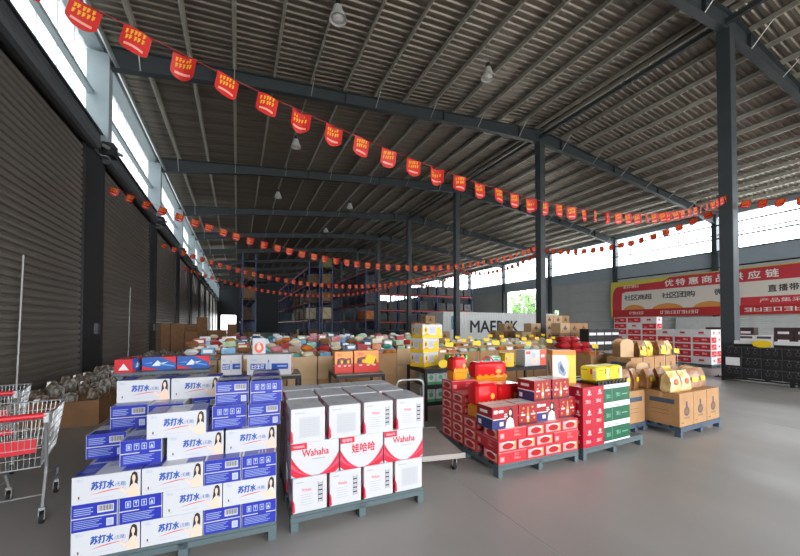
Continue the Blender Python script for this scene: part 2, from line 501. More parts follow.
class Face:
    """draws flat print on one face of a carton; u to the right and v up, both in metres from the lower left corner"""
    def __init__(self, mb, M, W, H): self.mb, self.M, self.W, self.H = mb, M, W, H; self.z = 0
    def poly(self, pts, m, lift=None):
        self.z += 1
        self.mb.poly([(u, v, .0006 + self.z * .00008) for u, v in pts], m, self.M); return self
    def rect(self, u0, v0, u1, v1, m): return self.poly([(u0, v0), (u1, v0), (u1, v1), (u0, v1)], m)
    def frac(self, a, b, c, d, m): return self.rect(a * self.W, b * self.H, c * self.W, d * self.H, m)
    def disc(self, u, v, ru, rv, m, n=14):
        return self.poly([(u + ru * math.cos(i * 2 * math.pi / n), v + rv * math.sin(i * 2 * math.pi / n)) for i in range(n)], m)
    def text(self, s, u0, v0, u1, v1, m, bold=.012, shear=0.):
        vs, fs, x0, x1, y0, y1 = glyphs(s)
        self.z += 1
        z = .0006 + self.z * .00008
        sx, sy = (u1 - u0) / (x1 - x0), (v1 - v0) / (y1 - y0)
        e = bold * sy * 1.0
        for k, (ex, ey) in enumerate(((-e, 0), (e, 0), (0, -e), (0, e)) if bold > .015 else ((0, 0),)):
            self.mb.add([(u0 + ex + (x - x0) * sx + shear * (y - y0) * sy, v0 + ey + (y - y0) * sy, z + k * .00002) for x, y in vs], fs, m, self.M)
        return self
    def marks(self, n, u0, v0, u1, v1, m):
        """n small blurred-looking glyph shapes, for print too small to read in the photograph"""
        w = (u1 - u0) / n; h = v1 - v0
        for i in range(n):
            a = u0 + i * w + .08 * w; b = a + .84 * w; c = (a + b) / 2 + (.1 * w if i % 2 else -.08 * w)
            q = (i * 5 + n) % 4
            for k in ((.0, .42, .84), (.1, .86), (.0, .3, .6, .86), (.05, .55))[q]: self.rect(a + (.2 * w if k == .3 else 0), v0 + k * h, b - (.25 * w if k in (.1, .55) else 0), v0 + (k + .13) * h, m)
            for x in ((c,), (a + .1 * w, c + .2 * w), (b - .15 * w,), (a + .08 * w, b - .08 * w))[q]: self.rect(x - .07 * w, v0 + (.1 * h if q == 2 else 0), x + .07 * w, v1, m)
        return self
    def strip(self, top, bot, m):
        """band between two polylines of equal length"""
        self.z += 1; z = .0006 + self.z * .00008
        n = len(top)
        vs = [(u, v, z) for u, v in bot] + [(u, v, z) for u, v in top]
        self.mb.add(vs, [(i, i + 1, n + i + 1, n + i) for i in range(n - 1)], m, self.M); return self

def face_matrix(side, w, d, h):
    """local frames of a carton whose origin is the middle of its underside"""
    if side == 'F': o, u, v = (-w / 2, -d / 2, 0), (1, 0, 0), (0, 0, 1)
    elif side == 'B': o, u, v = (w / 2, d / 2, 0), (-1, 0, 0), (0, 0, 1)
    elif side == 'L': o, u, v = (-w / 2, d / 2, 0), (0, -1, 0), (0, 0, 1)
    elif side == 'R': o, u, v = (w / 2, -d / 2, 0), (0, 1, 0), (0, 0, 1)
    else: o, u, v = (-w / 2, -d / 2, h), (1, 0, 0), (0, 1, 0)
    u = Vector(u); v = Vector(v); n = u.cross(v)
    return Matrix(((u.x, v.x, n.x, o[0]), (u.y, v.y, n.y, o[1]), (u.z, v.z, n.z, o[2]), (0, 0, 0, 1)))
def face_size(side, w, d, h):
    return {'F': (w, h), 'B': (w, h), 'L': (d, h), 'R': (d, h), 'T': (w, d)}[side]

class Kind:
    """a kind of carton : body mesh + printed artwork mesh + lid tape, shared by every copy"""
    def __init__(self, name, w, d, h, body, inks, faces, cham=.004, tape=None, slack=0.0):
        self.name, self.w, self.d, self.h = name, w, d, h
        g = .0035
        mb = MB().cbox(-w / 2 + g, w / 2 - g, -d / 2 + g, d / 2 - g, 0, h - .001, cham)
        self.body = mb.mesh(name, body)
        self.art = []
        if faces:
            pm = MB()
            for side, fn in faces.items():
                W, H = face_size(side, w - 2 * g, d - 2 * g, h - .001)
                f = Face(pm, face_matrix(side, w - 2 * g, d - 2 * g, h - .001), W, H)
                fn(f)
            self.art.append(('printed_artwork', pm.mesh('printed_artwork', inks)))
        if tape:
            tm = MB().box(-w / 2 + .006, w / 2 - .006, -.024, .024, h - .001, h - .0001)
            tm.box(-w / 2 + .001, -w / 2 + .0021, -.024, .024, h - .08, h - .005)
            tm.box(w / 2 - .0021, w / 2 - .001, -.024, .024, h - .08, h - .005)
            self.art.append(('packing_tape', tm.mesh('packing_tape', tape)))
    def put(self, loc, rz, label, cat, group=None, name=None, scale=None):
        o = obj(name or self.name, self.body, None, loc, rz)
        if scale: o.scale = scale
        for n, me in self.art: obj(n, me, o)
        return tag(o, label, cat, group)

INK = {}
def ink(hexc, rough=.4):
    k = (hexc, rough)
    if k not in INK: INK[k] = mat('ink_' + hexc.strip('#') + '_%d' % (rough * 100), srgb(hexc), rough)
    return INK[k]
M_FILM_WHITE = mat('glossy_white_carton', srgb('#c9cbd0'), .25, coat=.3)
M_WHITE_CARD = mat('white_card', srgb('#c8c9cd'), .45, 0, .04, 6)
M_BLUE_CARD = mat('blue_carton', srgb('#26309c'), .28, coat=.3)
M_KRAFT = mat('kraft_board', srgb('#b58a5e'), .75, 0, .14, 5)
M_KRAFT_D = mat('dark_kraft_board', srgb('#8a6444'), .8, 0, .2, 5)
M_KRAFT_L = mat('pale_kraft_board', srgb('#cfae86'), .75, 0, .1, 5)
M_TAPE = mat('packing_tape', srgb('#c9a777'), .2, coat=.5)
M_TAPEC = mat('clear_tape', srgb('#d9d9d4'), .15, coat=.6)
M_PALLET = mat('grey_green_pallet_steel', srgb('#56666a'), .5, 0, .15, 6)
M_PALLETB = mat('blue_grey_pallet_steel', srgb('#49596c'), .5, 0, .15, 6)
M_BLACK = mat('matt_black_steel', srgb('#17171a'), .5)
M_RUBBER = mat('black_rubber', srgb('#141414'), .7)

# ---- soda water carton
C_W, C_B, C_R, C_SK, C_HR, C_DK, C_LB, C_GR = range(8)
SODA_INKS = [ink('#c9cbd0', .25), ink('#2a55a8', .3), ink('#d3413c', .3), ink('#efc9b4', .4), ink('#2a211f', .4), ink('#6d3d2a', .4), ink('#2733a4', .28), ink('#9fb0cf', .35)]
def soda_long(f):
    W, H = f.W, f.H
    f.rect(0, 0, W, H, C_W)
    f.marks(2, .05 * W, .82 * H, .16 * W, .92 * H, C_GR)
    f.text('苏打水', .27 * W, .47 * H, .60 * W, .76 * H, C_B, .045, .08)
    f.text('(无糖)', .62 * W, .47 * H, .78 * W, .66 * H, C_B, .008, .05)
    n = 12
    top = [(W * (.26 + .52 * i / n), H * (.30 + .13 * (i / n) + .05 * math.sin(math.pi * i / n) - .02)) for i in range(n + 1)]
    bot = [(u, v - H * .035 * math.sin(math.pi * i / n)) for i, (u, v) in enumerate(top)]
    f.strip(top, bot, C_R)
    f.disc(.1 * W, .24 * H, .012 * W, .06 * H, C_DK)
    f.rect(.06 * W, .14 * H, .16 * W, .155 * H, C_GR)
    f.rect(.3 * W, .14 * H, .6 * W, .155 * H, C_GR)
    # printed portrait : long dark hair, pale top, one arm reaching out
    f.poly([(.83 * W, .36 * H), (.85 * W, .78 * H), (.875 * W, .93 * H), (.91 * W, .97 * H), (.95 * W, .90 * H), (.962 * W, .70 * H), (.955 * W, .36 * H)], C_HR)
    f.poly([(.79 * W, .02 * H), (.82 * W, .34 * H), (.87 * W, .50 * H), (.93 * W, .52 * H), (.97 * W, .42 * H), (.985 * W, .02 * H)], C_SK if False else C_W)
    f.poly([(.79 * W, .02 * H), (.825 * W, .33 * H), (.87 * W, .47 * H), (.93 * W, .48 * H), (.965 * W, .38 * H), (.985 * W, .02 * H)], C_SK)
    f.disc(.898 * W, .72 * H, .026 * W, .13 * H, C_SK)
    f.rect(.885 * W, .45 * H, .91 * W, .62 * H, C_SK)
    f.poly([(.69 * W, .40 * H), (.70 * W, .33 * H), (.77 * W, .18 * H), (.83 * W, .26 * H), (.83 * W, .34 * H), (.77 * W, .27 * H), (.715 * W, .42 * H)], C_SK)
def soda_icons(f, v0, v1):
    W, H = f.W, f.H
    for i in range(4):
        u = W * (.14 + i * .185); s = W * .13
        f.rect(u, v0, u + s, v1, C_GR)
        f.rect(u + s * .14, v0 + (v1 - v0) * .14, u + s * .86, v1 - (v1 - v0) * .14, C_LB)
        c = u + s / 2; vm = (v0 + v1) / 2; q = (v1 - v0) * .28
        if i == 0: f.rect(c - s * .2, vm - q, c - s * .02, vm + q, C_W); f.rect(c + s * .06, vm - q, c + s * .2, vm + q, C_W)
        if i == 1: f.poly([(c - s * .25, vm + q), (c + s * .25, vm + q), (c + s * .05, vm), (c + s * .05, vm - q), (c - s * .05, vm - q), (c - s * .05, vm)], C_W)
        if i == 2: f.poly([(c - s * .22, vm), (c, vm + q), (c + s * .22, vm), (c + s * .08, vm), (c + s * .08, vm - q), (c - s * .08, vm - q), (c - s * .08, vm)], C_W)
        if i == 3: f.poly([(c - s * .3, vm - q), (c + s * .3, vm - q), (c, vm + q)], C_W)
def soda_short_a(f):
    W, H = f.W, f.H
    f.rect(0, 0, W, H, C_W)
    f.rect(.01 * W, .0 * H, .99 * W, .46 * H, C_LB); f.rect(.01 * W, .5 * H, .99 * W, H, C_LB)
    f.rect(.46 * W, .44 * H, .70 * W, .52 * H, C_LB)
    soda_icons(f, .60 * H, .86 * H)
    for k in range(5): f.rect(.08 * W, H * (.36 - k * .065), W * (.82 - .06 * (k % 3)), H * (.36 - k * .065 + .022), C_GR)
def soda_short_b(f):
    W, H = f.W, f.H
    f.rect(0, 0, W, H, C_W)
    f.rect(.01 * W, .0 * H, .99 * W, .46 * H, C_LB); f.rect(.01 * W, .5 * H, .99 * W, H, C_LB)
    f.rect(.56 * W, .60 * H, .92 * W, .88 * H, C_W)
    for k in range(14): f.rect(W * (.585 + k * .023), .66 * H, W * (.593 + k * .023 + .004 * (k % 3)), .86 * H, C_HR)
    f.rect(.76 * W, .08 * H, .92 * W, .36 * H, C_W); f.rect(.785 * W, .12 * H, .895 * W, .32 * H, C_GR)
    for k in range(4): f.rect(.06 * W, H * (.82 - k * .075), W * (.47 - .05 * (k % 2)), H * (.85 - k * .075), C_GR)
    for k in range(5): f.rect(.06 * W, H * (.37 - k * .065), W * (.66 - .06 * (k % 3)), H * (.39 - k * .065), C_GR)
def soda_top(f):
    W, H = f.W, f.H
    f.rect(0, 0, W, H, C_W)
    f.rect(0, .06 * H, .30 * W, .94 * H, C_LB); f.rect(.70 * W, .06 * H, W, .94 * H, C_LB)
    f.rect(.3 * W, .49 * H, .7 * W, .51 * H, C_GR)
    f.text('苏打水', .37 * W, .56 * H, .63 * W, .76 * H, C_B, .01)
    for k in range(3): f.rect(.05 * W, H * (.3 + k * .1), .24 * W, H * (.33 + k * .1), C_GR)
SODA = (.36, .24, .17)
K_SODA = Kind('soda_water_carton', *SODA, M_FILM_WHITE, SODA_INKS, {'F': soda_long, 'B': soda_long, 'L': soda_short_a, 'R': soda_short_b, 'T': soda_top})

# ---- white cartons with red swooshes
WH_INKS = [ink('#dcdcde', .35), ink('#c8203a', .35), ink('#e0506a', .35), ink('#a9abb2', .45), ink('#3a3a40', .4), ink('#babcc1', .4)]
def wh_swoosh(f):
    W, H = f.W, f.H; n = 14
    for (a, b, m) in ((.62, .0, 1), (.44, -.16, 2), (.30, -.3, 1)):
        for s in (0, 1):
            top = []; bot = []
            for i in range(n + 1):
                t = i / n
                u = .46 * t
                v = max(0, a * (1 - t) ** 1.6 * (1 - .15 * math.sin(math.pi * t)))
                w_ = max(0, v - .2 * (1 - .3 * t) * (1 if v > 0 else 0))
                uu = u if s == 0 else 1 - u
                top.append((uu * W, v * H)); bot.append((uu * W, w_ * H))
            if s: top.reverse(); bot.reverse()
            f.strip(top, bot, m)
def wh_long_latin(f):
    W, H = f.W, f.H
    wh_swoosh(f)
    f.rect(.0, .80 * H, .32 * W, .98 * H, 1)
    f.text('WAHAHA', .05 * W, .85 * H, .27 * W, .92 * H, 0)
    f.text('Wahaha', .22 * W, .58 * H, .78 * W, .78 * H, 1, .018)
    f.rect(.42 * W, .47 * H, .70 * W, .50 * H, 3)
def wh_long_cn(f):
    W, H = f.W, f.H
    wh_swoosh(f)
    f.rect(.0, .80 * H, .32 * W, .98 * H, 1)
    f.text('娃哈哈', .05 * W, .84 * H, .27 * W, .94 * H, 0)
    f.text('娃哈哈', .26 * W, .47 * H, .80 * W, .75 * H, 1, .025)
    f.text('wahaha', .42 * W, .38 * H, .66 * W, .43 * H, 3)
def wh_short(f):
    W, H = f.W, f.H
    for k in range(9): f.rect(.74 * W, H * (.22 + k * .065), .86 * W, H * (.265 + k * .065), 4 if k % 2 else 3)
    f.rect(.735 * W, .2 * H, .745 * W, .82 * H, 4); f.rect(.86 * W, .2 * H, .87 * W, .82 * H, 4)
    f.text('Wahaha', .26 * W, .60 * H, .54 * W, .69 * H, 2, .0)
    for k in range(5): f.rect(.22 * W, H * (.5 - k * .07), W * (.58 - .05 * (k % 2)), H * (.512 - k * .07), 3)
    f.rect(.10 * W, .86 * H, .30 * W, .89 * H, 3)
    f.poly([(0, .02 * H), (.07 * W, .05 * H), (.055 * W, .3 * H), (0, .42 * H)], 1)
def wh_short2(f):
    W, H = f.W, f.H
    f.rect(.24 * W, .16 * H, .84 * W, .74 * H, 5)
    for k in range(7): f.rect(.28 * W, H * (.66 - k * .07), .8 * W, H * (.668 - k * .07), 3)
    for k in range(1, 4): f.rect(W * (.24 + k * .15), .16 * H, W * (.243 + k * .15), .74 * H, 3)
    f.rect(.10 * W, .86 * H, .40 * W, .885 * H, 3)
    f.poly([(0, .02 * H), (.07 * W, .05 * H), (.055 * W, .3 * H), (0, .42 * H)], 1)
def wh_top(f):
    W, H = f.W, f.H
    f.rect(.0, .495 * H, W, .505 * H, 3)
    f.rect(.2 * W, .62 * H, .5 * W, .86 * H, 5); f.rect(.55 * W, .14 * H, .82 * W, .36 * H, 5)
WH = (.38, .27, .27)
K_WH1 = Kind('white_drink_carton', *WH, M_WHITE_CARD, WH_INKS, {'F': wh_long_latin, 'B': wh_long_cn, 'L': wh_short, 'R': wh_short2, 'T': wh_top})
K_WH2 = Kind('white_drink_carton', *WH, M_WHITE_CARD, WH_INKS, {'F': wh_long_cn, 'B': wh_long_latin, 'L': wh_short2, 'R': wh_short, 'T': wh_top})

# ---- pallets
def pallet(label, corner, rz, W, D, H=.14, m=None, legs=3, group='low steel pallets under the goods'):
    m = m or M_PALLET
    p = empty('steel_pallet', corner, rz)
    for i in range(7):
        y = i * (D - .09) / 6
        MB().cbox(0, W, y, y + .09, H - .025, H, .004).build('deck_board', m, p)
    for i in range(legs):
        x = i * (W - .06) / (legs - 1)
        MB().box(x, x + .06, 0, D, H - .065, H - .025).build('bearer', m, p)
        for y in (0, D / 2 - .04, D - .08):
            MB().cbox(x, x + .06, y, y + .08, 0, H - .065, .004).build('leg', m, p)
    for y in (0, D - .04):
        MB().box(.06, W - .06, y, y + .04, H - .065, H - .025).build('edge_rail', m, p)
    tag(p, label, 'pallet', group)
    return p
class Frame:
    """a stack's own axes: u along its front, v away from the viewer"""
    def __init__(self, origin, rz): self.o = Vector(origin); self.rz = rz; self.c = math.cos(rz); self.s = math.sin(rz)
    def P(self, u, v, z=0): return Vector((self.o.x + u * self.c - v * self.s, self.o.y + u * self.s + v * self.c, z))
FRONT_RZ = math.radians(-4.1)
NTH = ['first', 'second', 'third', 'fourth', 'fifth', 'sixth', 'seventh', 'eighth', 'ninth', 'tenth', 'eleventh', 'twelfth', 'thirteenth', 'fourteenth', 'fifteenth', 'sixteenth']
LAYER = ['bottom', 'second', 'third', 'fourth', 'fifth', 'sixth', 'seventh', 'eighth']

# ---- soda pallet (front left)
PH = .14
cr = at_z(276.5, 521, PH)
dirv = Vector((math.cos(FRONT_RZ), math.sin(FRONT_RZ), 0))
o1 = cr - dirv * 1.2
F1 = Frame(o1, FRONT_RZ)
pallet('grey-green steel pallet under the soda water cartons', (o1.x, o1.y, 0), FRONT_RZ, 1.2, 1.0)
def jit(a=.006): return random.uniform(-a, a)
def soda(u, v, l, kind, flip=0, tilt=0.):
    """kind W: long white face forward, B: blue end forward; (u,v) front-left corner"""
    w, d, h = SODA
    z = PH + l * h
    if kind == 'W':
        c = F1.P(u + w / 2, v + d / 2, z); rz = FRONT_RZ + (math.pi if flip else 0) + tilt
    else:
        c = F1.P(u + d / 2, v + w / 2, z); rz = FRONT_RZ + (math.pi / 2 if flip else -math.pi / 2) + tilt
    return c, rz
rows = {}
def sb(u, v, l, kind, where, flip=0, tilt=0.):
    c, rz = soda(u + jit(.001), v + jit(.002), l, kind, flip, tilt + jit(.003))
    face = 'white side forward' if kind == 'W' else 'blue end forward'
    K_SODA.put(c, rz, 'soda carton, %s, %s, %s layer' % (face, where, LAYER[l]), 'carton', 'soda water cartons on the left pallet')
pos4 = ['at the left front corner', 'second from left in the front row', 'third from left in the front row', 'at the right front corner']
def frontrow(l, pat, v=0., u=0., start=0):
    flips = {0: 1, 1: 0}
    nb = 0
    for i, k in enumerate(pat):
        sb(u, v, l, k, pos4[i + start], nb % 2 if k == 'B' else 0)
        if k == 'B': nb += 1
        u += SODA[0] if k == 'W' else SODA[1]
frontrow(0, 'WWBB'); frontrow(1, 'BBWW'); frontrow(2, 'WWBB')
# left flank and second rows
for l in range(3):
    if l % 2 == 0:
        sb(0, .245, l, 'B', 'second back along the left flank', 0); sb(0, .61, l, 'B', 'third back along the left flank', 1)
        sb(.969, .365, l, 'B', 'second back along the right flank', 0); sb(.84, .73, l, 'W', 'at the right rear corner', 0)
    else:
        sb(0, .365, l, 'W', 'second back along the left flank', 0); sb(0, .61, l, 'W', 'third back along the left flank', 0)
        sb(.84, .245, l, 'W', 'second back along the right flank', 0); sb(.84, .49, l, 'W', 'third back along the right flank', 0)
# middle tops of the third layer
sb(.2385, .245, 2, 'B', 'one in from the left flank', 1); sb(.478, .245, 2, 'B', 'in the middle behind the front row', 0)
sb(.245, .61, 2, 'B', 'one in from the left rear', 1); sb(.485, .61, 2, 'B', 'in the middle at the rear', 0); sb(.727, .365, 2, 'B', 'right of the middle behind the front row', 0)
# fourth layer
sb(.475, .11, 3, 'W', 'left of the right front pair', 0); sb(.842, .10, 3, 'W', 'at the right front corner', 0)
sb(.205, .10, 3, 'B', 'set back from the front left', 1, .03); sb(-.065, .34, 3, 'B', 'set back on the left flank', 0, .02)
sb(.46, .36, 3, 'B', 'behind the white pair', 1); sb(.71, .35, 3, 'B', 'behind the right of the white pair', 0); sb(.958, .35, 3, 'B', 'on the right flank', 1)
sb(.205, .51, 3, 'B', 'in the middle at the rear', 0)
# fifth layer
sb(.36, .08, 4, 'W', 'jutting out over the left front', 0, .03); sb(.745, .17, 4, 'B', 'left of the right front corner', 1); sb(.99, .14, 4, 'B', 'at the right front corner', 0)
sb(.04, .44, 4, 'B', 'on the left flank', 0); sb(.29, .38, 4, 'B', 'behind the jutting carton', 1); sb(.99, .51, 4, 'B', 'on the right flank', 1)
sb(.55, .56, 4, 'B', 'in the middle at the rear', 0)
# sixth layer
sb(.03, .58, 5, 'W', 'left of the top white pair', 0); sb(.395, .57, 5, 'W', 'right of the top white pair', 0)
sb(.76, .22, 5, 'B', 'left of the right front corner', 0); sb(1.005, .18, 5, 'B', 'at the right front corner', 1)
sb(1.005, .55, 5, 'B', 'on the right flank', 0)

# ---- red and blue boxes lying on top of the soda stack
TP_INKS = [ink('#d8343c', .3), ink('#2e63b4', .3), ink('#f2f4f7', .3), ink('#6fa5dd', .3)]
def tp_face(f):
    W, H = f.W, f.H
    f.rect(0, 0, W, H, 1)
    f.poly([(.55 * W, H), (W, H), (W, .45 * H)], 0); f.poly([(0, 0), (.5 * W, 0), (0, .3 * H)], 0)
    f.poly([(.28 * W, .3 * H), (.45 * W, .75 * H), (.55 * W, .52 * H), (.78 * W, .62 * H), (.5 * W, .3 * H)], 2)
    f.poly([(.55 * W, .5 * H), (.95 * W, .3 * H), (.95 * W, .2 * H), (.5 * W, .38 * H)], 3); f.poly([(.05 * W, .5 * H), (.3 * W, .62 * H), (.28 * W, .5 * H)], 3)
def tp_end(f): f.rect(0, 0, f.W, f.H, 0); f.poly([(.2 * f.W, .2 * f.H), (.5 * f.W, .7 * f.H), (.8 * f.W, .2 * f.H)], 2)
K_TP = Kind('red_blue_carton', .41, .2, .18, ink('#d8343c', .3), TP_INKS, {'F': tp_face, 'B': tp_face, 'L': tp_end, 'R': tp_end})
tb = at_d(118, 384, 4.5)
rear_table = empty('packing_table', (tb.x, tb.y, 0), FRONT_RZ)
TZ = .965
M_TABLEG = mat('blue_grey_table_steel', srgb('#66727c'), .45)
MB().cbox(-.05, 1.06, -.05, .55, TZ - .04, TZ, .005).build('table_top', M_TABLEG, rear_table)
for x in (0, .91):
    for y in (0, .46): MB().box(x, x + .05, y, y + .05, 0, TZ - .04).build('leg', M_TABLEG, rear_table)
MB().box(.05, .91, .46, .5, .25, .29).build('stretcher', M_TABLEG, rear_table)
tag(rear_table, 'tall blue-grey steel table hidden behind the soda water cartons', 'table')
FT = Frame((tb.x, tb.y, 0), FRONT_RZ)
for i, (u, v, r, lab) in enumerate([(.2, .2, .02, 'left one of two red and blue boxes behind the soda stack'), (.62, .2, .0, 'right one of two red and blue boxes behind the soda stack')]):
    K_TP.put(FT.P(u + .205, v + .1, TZ), FRONT_RZ + r, lab, 'box', 'red and blue boxes')
K_TP.put(FT.P(.07, .16, TZ), FRONT_RZ + math.pi / 2, 'red box turned end-on at the left behind the soda stack', 'box', 'red and blue boxes')

# ---- white drink carton pallet
o2 = at_z(290.5, 534, 0)
RZ2 = math.radians(-1.9)
F2 = Frame(o2, RZ2)
pallet('grey-green steel pallet under the white drink cartons with red swooshes', (o2.x, o2.y, 0), RZ2, 1.15, 1.1)
def wh(u, v, l, long, where, k2=0, flip=0, tilt=0.):
    w, d, h = WH
    K = K_WH2 if k2 else K_WH1
    z = PH + l * h
    if long: c = F2.P(u + w / 2, v + d / 2, z); rz = RZ2 + (math.pi if flip else 0)
    else: c = F2.P(u + d / 2, v + w / 2, z); rz = RZ2 + (math.pi / 2 if flip else -math.pi / 2)
    K.put(c, rz + tilt + jit(.006), 'white drink carton, %s, %s, %s layer' % ('red swoosh forward' if long else 'plain end forward', where, ['bottom', 'middle', 'top'][l]), 'carton', 'white drink cartons with red swooshes')
for i in range(4): wh(.01 + i * .286, 0, 0, 0, pos4[i], 0, 0 if i == 3 else 1)
for i in range(3): wh(.0 + i * .385, .01, 1, 1, ['at the left front corner', 'in the middle of the front row', 'at the right front corner'][i], 1 if i == 1 else 0)
for i, (u, t, k2) in enumerate([(-.01, .02, 0), (.29, -.02, 0), (.58, .0, 1), (.885, -.03, 1)]): wh(u, -.012 + .002 * i, 2, 0, pos4[i], k2, 0, t)
for i in range(2):
    wh(0,   .386 + i * .386, 0, 0, ['second', 'third'][i] + ' back along the left flank'); wh(.875, .386 + i * .386, 0, 0, ['second', 'third'][i] + ' back along the right flank')
for i in range(3):
    wh(0, .287 + i * .274, 1, 1, ['second', 'third', 'fourth'][i] + ' back along the left flank'); wh(.77, .287 + i * .274, 1, 1, ['second', 'third', 'fourth'][i] + ' back along the right flank')
for i in range(4): wh(.01 + i * .286, .402, 2, 0, NTH[i] + ' from left in the second row', i % 2)
for i in range(3): wh(.0 + i * .385, .792, 2, 1, NTH[i] + ' from left in the rear row', i % 2)
wh(.385, .57, 1, 1, 'in the middle of the third row')
# ================================================================== RED DRINK PALLET
RED_INKS = [ink('#c5303a', .28), ink('#e0a5a3', .3), ink('#b3121d', .3), ink('#e8b04a', .3), ink('#f4eee9', .35), ink('#e2898c', .35)]
def red_long(f):
    W, H = f.W, f.H
    f.rect(0, 0, W, H, 0)
    f.marks(2, .55 * W, .58 * H, .72 * W, .8 * H, 5)
    f.rect(.55 * W, .3 * H, .78 * W, .38 * H, 5); f.rect(.55 * W, .42 * H, .70 * W, .46 * H, 5)
    f.rect(.06 * W, .18 * H, .2 * W, .62 * H, 5); f.rect(.08 * W, .24 * H, .18 * W, .56 * H, 1)
    f.rect(0, .93 * H, W, H, 5)
def red_short(f):
    W, H = f.W, f.H
    f.rect(0, 0, W, H, 0)
    f.rect(.06 * W, .14 * H, .92 * W, .86 * H, 1)
    f.disc(.5 * W, .48 * H, .30 * W, .28 * H, 2)
    f.poly([(.2 * W, .72 * H), (.5 * W, .84 * H), (.82 * W, .62 * H), (.82 * W, .78 * H), (.5 * W, .9 * H), (.2 * W, .8 * H)], 4)
    f.rect(.82 * W, .2 * H, .9 * W, .8 * H, 3)
def red_top(f):
    f.rect(0, 0, f.W, f.H, 5); f.rect(.0, .47 * f.H, f.W, .53 * f.H, 0)
REDB = (.385, .257, .122)
K_RED = Kind('red_can_carton', *REDB, ink('#c5303a', .28), RED_INKS, {'F': red_long, 'B': red_long, 'L': red_short, 'R': red_short, 'T': red_top})
RZ3 = math.radians(-2.7)
o3 = at_z(498.5, 479, 0)
F3 = Frame(o3, RZ3)
pallet('dark grey-green steel pallet under the red can cartons', (o3.x, o3.y, 0), RZ3, 1.16, 1.25)
def rb(u, v, l, long, where):
    w, d, h = REDB
    if long: c = F3.P(u + w / 2, v + d / 2, PH + l * h); rz = RZ3
    else: c = F3.P(u + d / 2, v + w / 2, PH + l * h); rz = RZ3 - math.pi / 2
    K_RED.put(c, rz + jit(.004), 'red can carton, %s, %s, %s layer' % ('long side forward' if long else 'oval end forward', where, LAYER[l]), 'carton', 'red can cartons on the middle pallet')
for l in range(3):
    u = 0; pat = 'LSSS' if l != 1 else 'SSSL'
    for i, k in enumerate(pat):
        rb(u, 0, l, k == 'L', pos4[i]); u += .387 if k == 'L' else .259
# left flank steps up towards the rear; its cartons show their oval ends sideways
def rside(u, v, l, where):
    w, d, h = REDB
    K_RED.put(F3.P(u + w / 2, v + d / 2, PH + l * h), RZ3 + jit(.004), 'red can carton on the left flank, %s, %s layer' % (where, LAYER[l]), 'carton', 'red can cartons on the middle pallet')
for l in range(6):
    for j, v in enumerate((.392, .652, .912)):
        if l >= (3, 5, 6)[j]: continue
        rside(0, v, l, ['second from the front', 'third from the front', 'at the rear corner'][j])
for l in (1, 2):
    for i in range(2):
        for j in range(2):
            rb(.39 + i * .388, .392 + j * .26, l, True, ['left', 'right'][i] + ' of the pair in the ' + ['second', 'third'][j] + ' row')
for j in range(3):
    rb(.848, .38 + j * .246, 0, False, 'x') if False else None
for l in (0,):
    for j in range(2): rb(.904, .39 + j * .388, 0, False, ['second', 'third'][j] + ' back along the right flank')

# ---- dark red gift cartons on top
WN_INKS = [ink('#9c1a26', .28), ink('#28356f', .28), ink('#f1ece8', .3), ink('#c9a04a', .3), ink('#efd0bb', .4), ink('#1b1517', .4), ink('#5c0d16', .3)]
def bottle(f, u, s):
    H = f.H
    f.poly([(u - .022 * s, .12 * H), (u + .022 * s, .12 * H), (u + .022 * s, .5 * H), (u + .008 * s, .62 * H), (u + .008 * s, .85 * H), (u - .008 * s, .85 * H), (u - .008 * s, .62 * H), (u - .022 * s, .5 * H)], 3)
    f.rect(u - .02 * s, .25 * H, u + .02 * s, .4 * H, 2)
def wn_a(f):
    W, H = f.W, f.H
    f.rect(0, 0, W, H, 0); f.rect(0, 0, .5 * W, .4 * H, 1)
    f.rect(.06 * W, .7 * H, .2 * W, .86 * H, 2); f.rect(.24 * W, .72 * H, .42 * W, .84 * H, 2); f.rect(.28 * W, .12 * H, .42 * W, .3 * H, 2)
    f.rect(.04 * W, .42 * H, .5 * W, .46 * H, 2)
    f.poly([(.58 * W, .3 * H), (.62 * W, .85 * H), (.7 * W, .93 * H), (.78 * W, .85 * H), (.8 * W, .4 * H)], 5)
    f.poly([(.5 * W, .0), (.56 * W, .36 * H), (.68 * W, .5 * H), (.8 * W, .36 * H), (.84 * W, 0)], 2)
    f.disc(.69 * W, .68 * H, .05 * W, .13 * H, 4)
    f.rect(.45 * W, .5 * H, .58 * W, .56 * H, 2); f.rect(.46 * W, .6 * H, .56 * W, .66 * H, 2)
def wn_b(f):
    W, H = f.W, f.H
    f.rect(0, 0, W, H, 0); f.rect(0, 0, W, .12 * H, 6)
    bottle(f, .5 * W, W * 3); 
    for a, b in ((.2, .6), (.8, .6), (.15, .25), (.85, .3), (.25, .8), (.75, .82)): f.disc(a * W, b * H, .05 * W, .05 * H, 3)
    f.rect(.12 * W, .45 * H, .34 * W, .52 * H, 2); f.rect(.66 * W, .45 * H, .9 * W, .52 * H, 2)
def wn_end(f):
    W, H = f.W, f.H
    f.rect(0, 0, W, H, 1); f.rect(0, .5 * H, W, H, 0); f.rect(0, .46 * H, W, .52 * H, 2); f.rect(.2 * W, .68 * H, .7 * W, .82 * H, 2); f.rect(.1 * W, .1 * H, .3 * W, .32 * H, 2)
def wn_top(f): f.rect(0, 0, f.W, f.H, 4); f.rect(.1 * f.W, .2 * f.H, .9 * f.W, .8 * f.H, 2); f.rect(.0, .48 * f.H, f.W, .52 * f.H, 0)
K_WNA = Kind('dark_red_gift_carton', .36, .26, .23, ink('#9c1a26', .28), WN_INKS, {'F': wn_a, 'B': wn_b, 'L': wn_end, 'R': wn_end, 'T': wn_top})
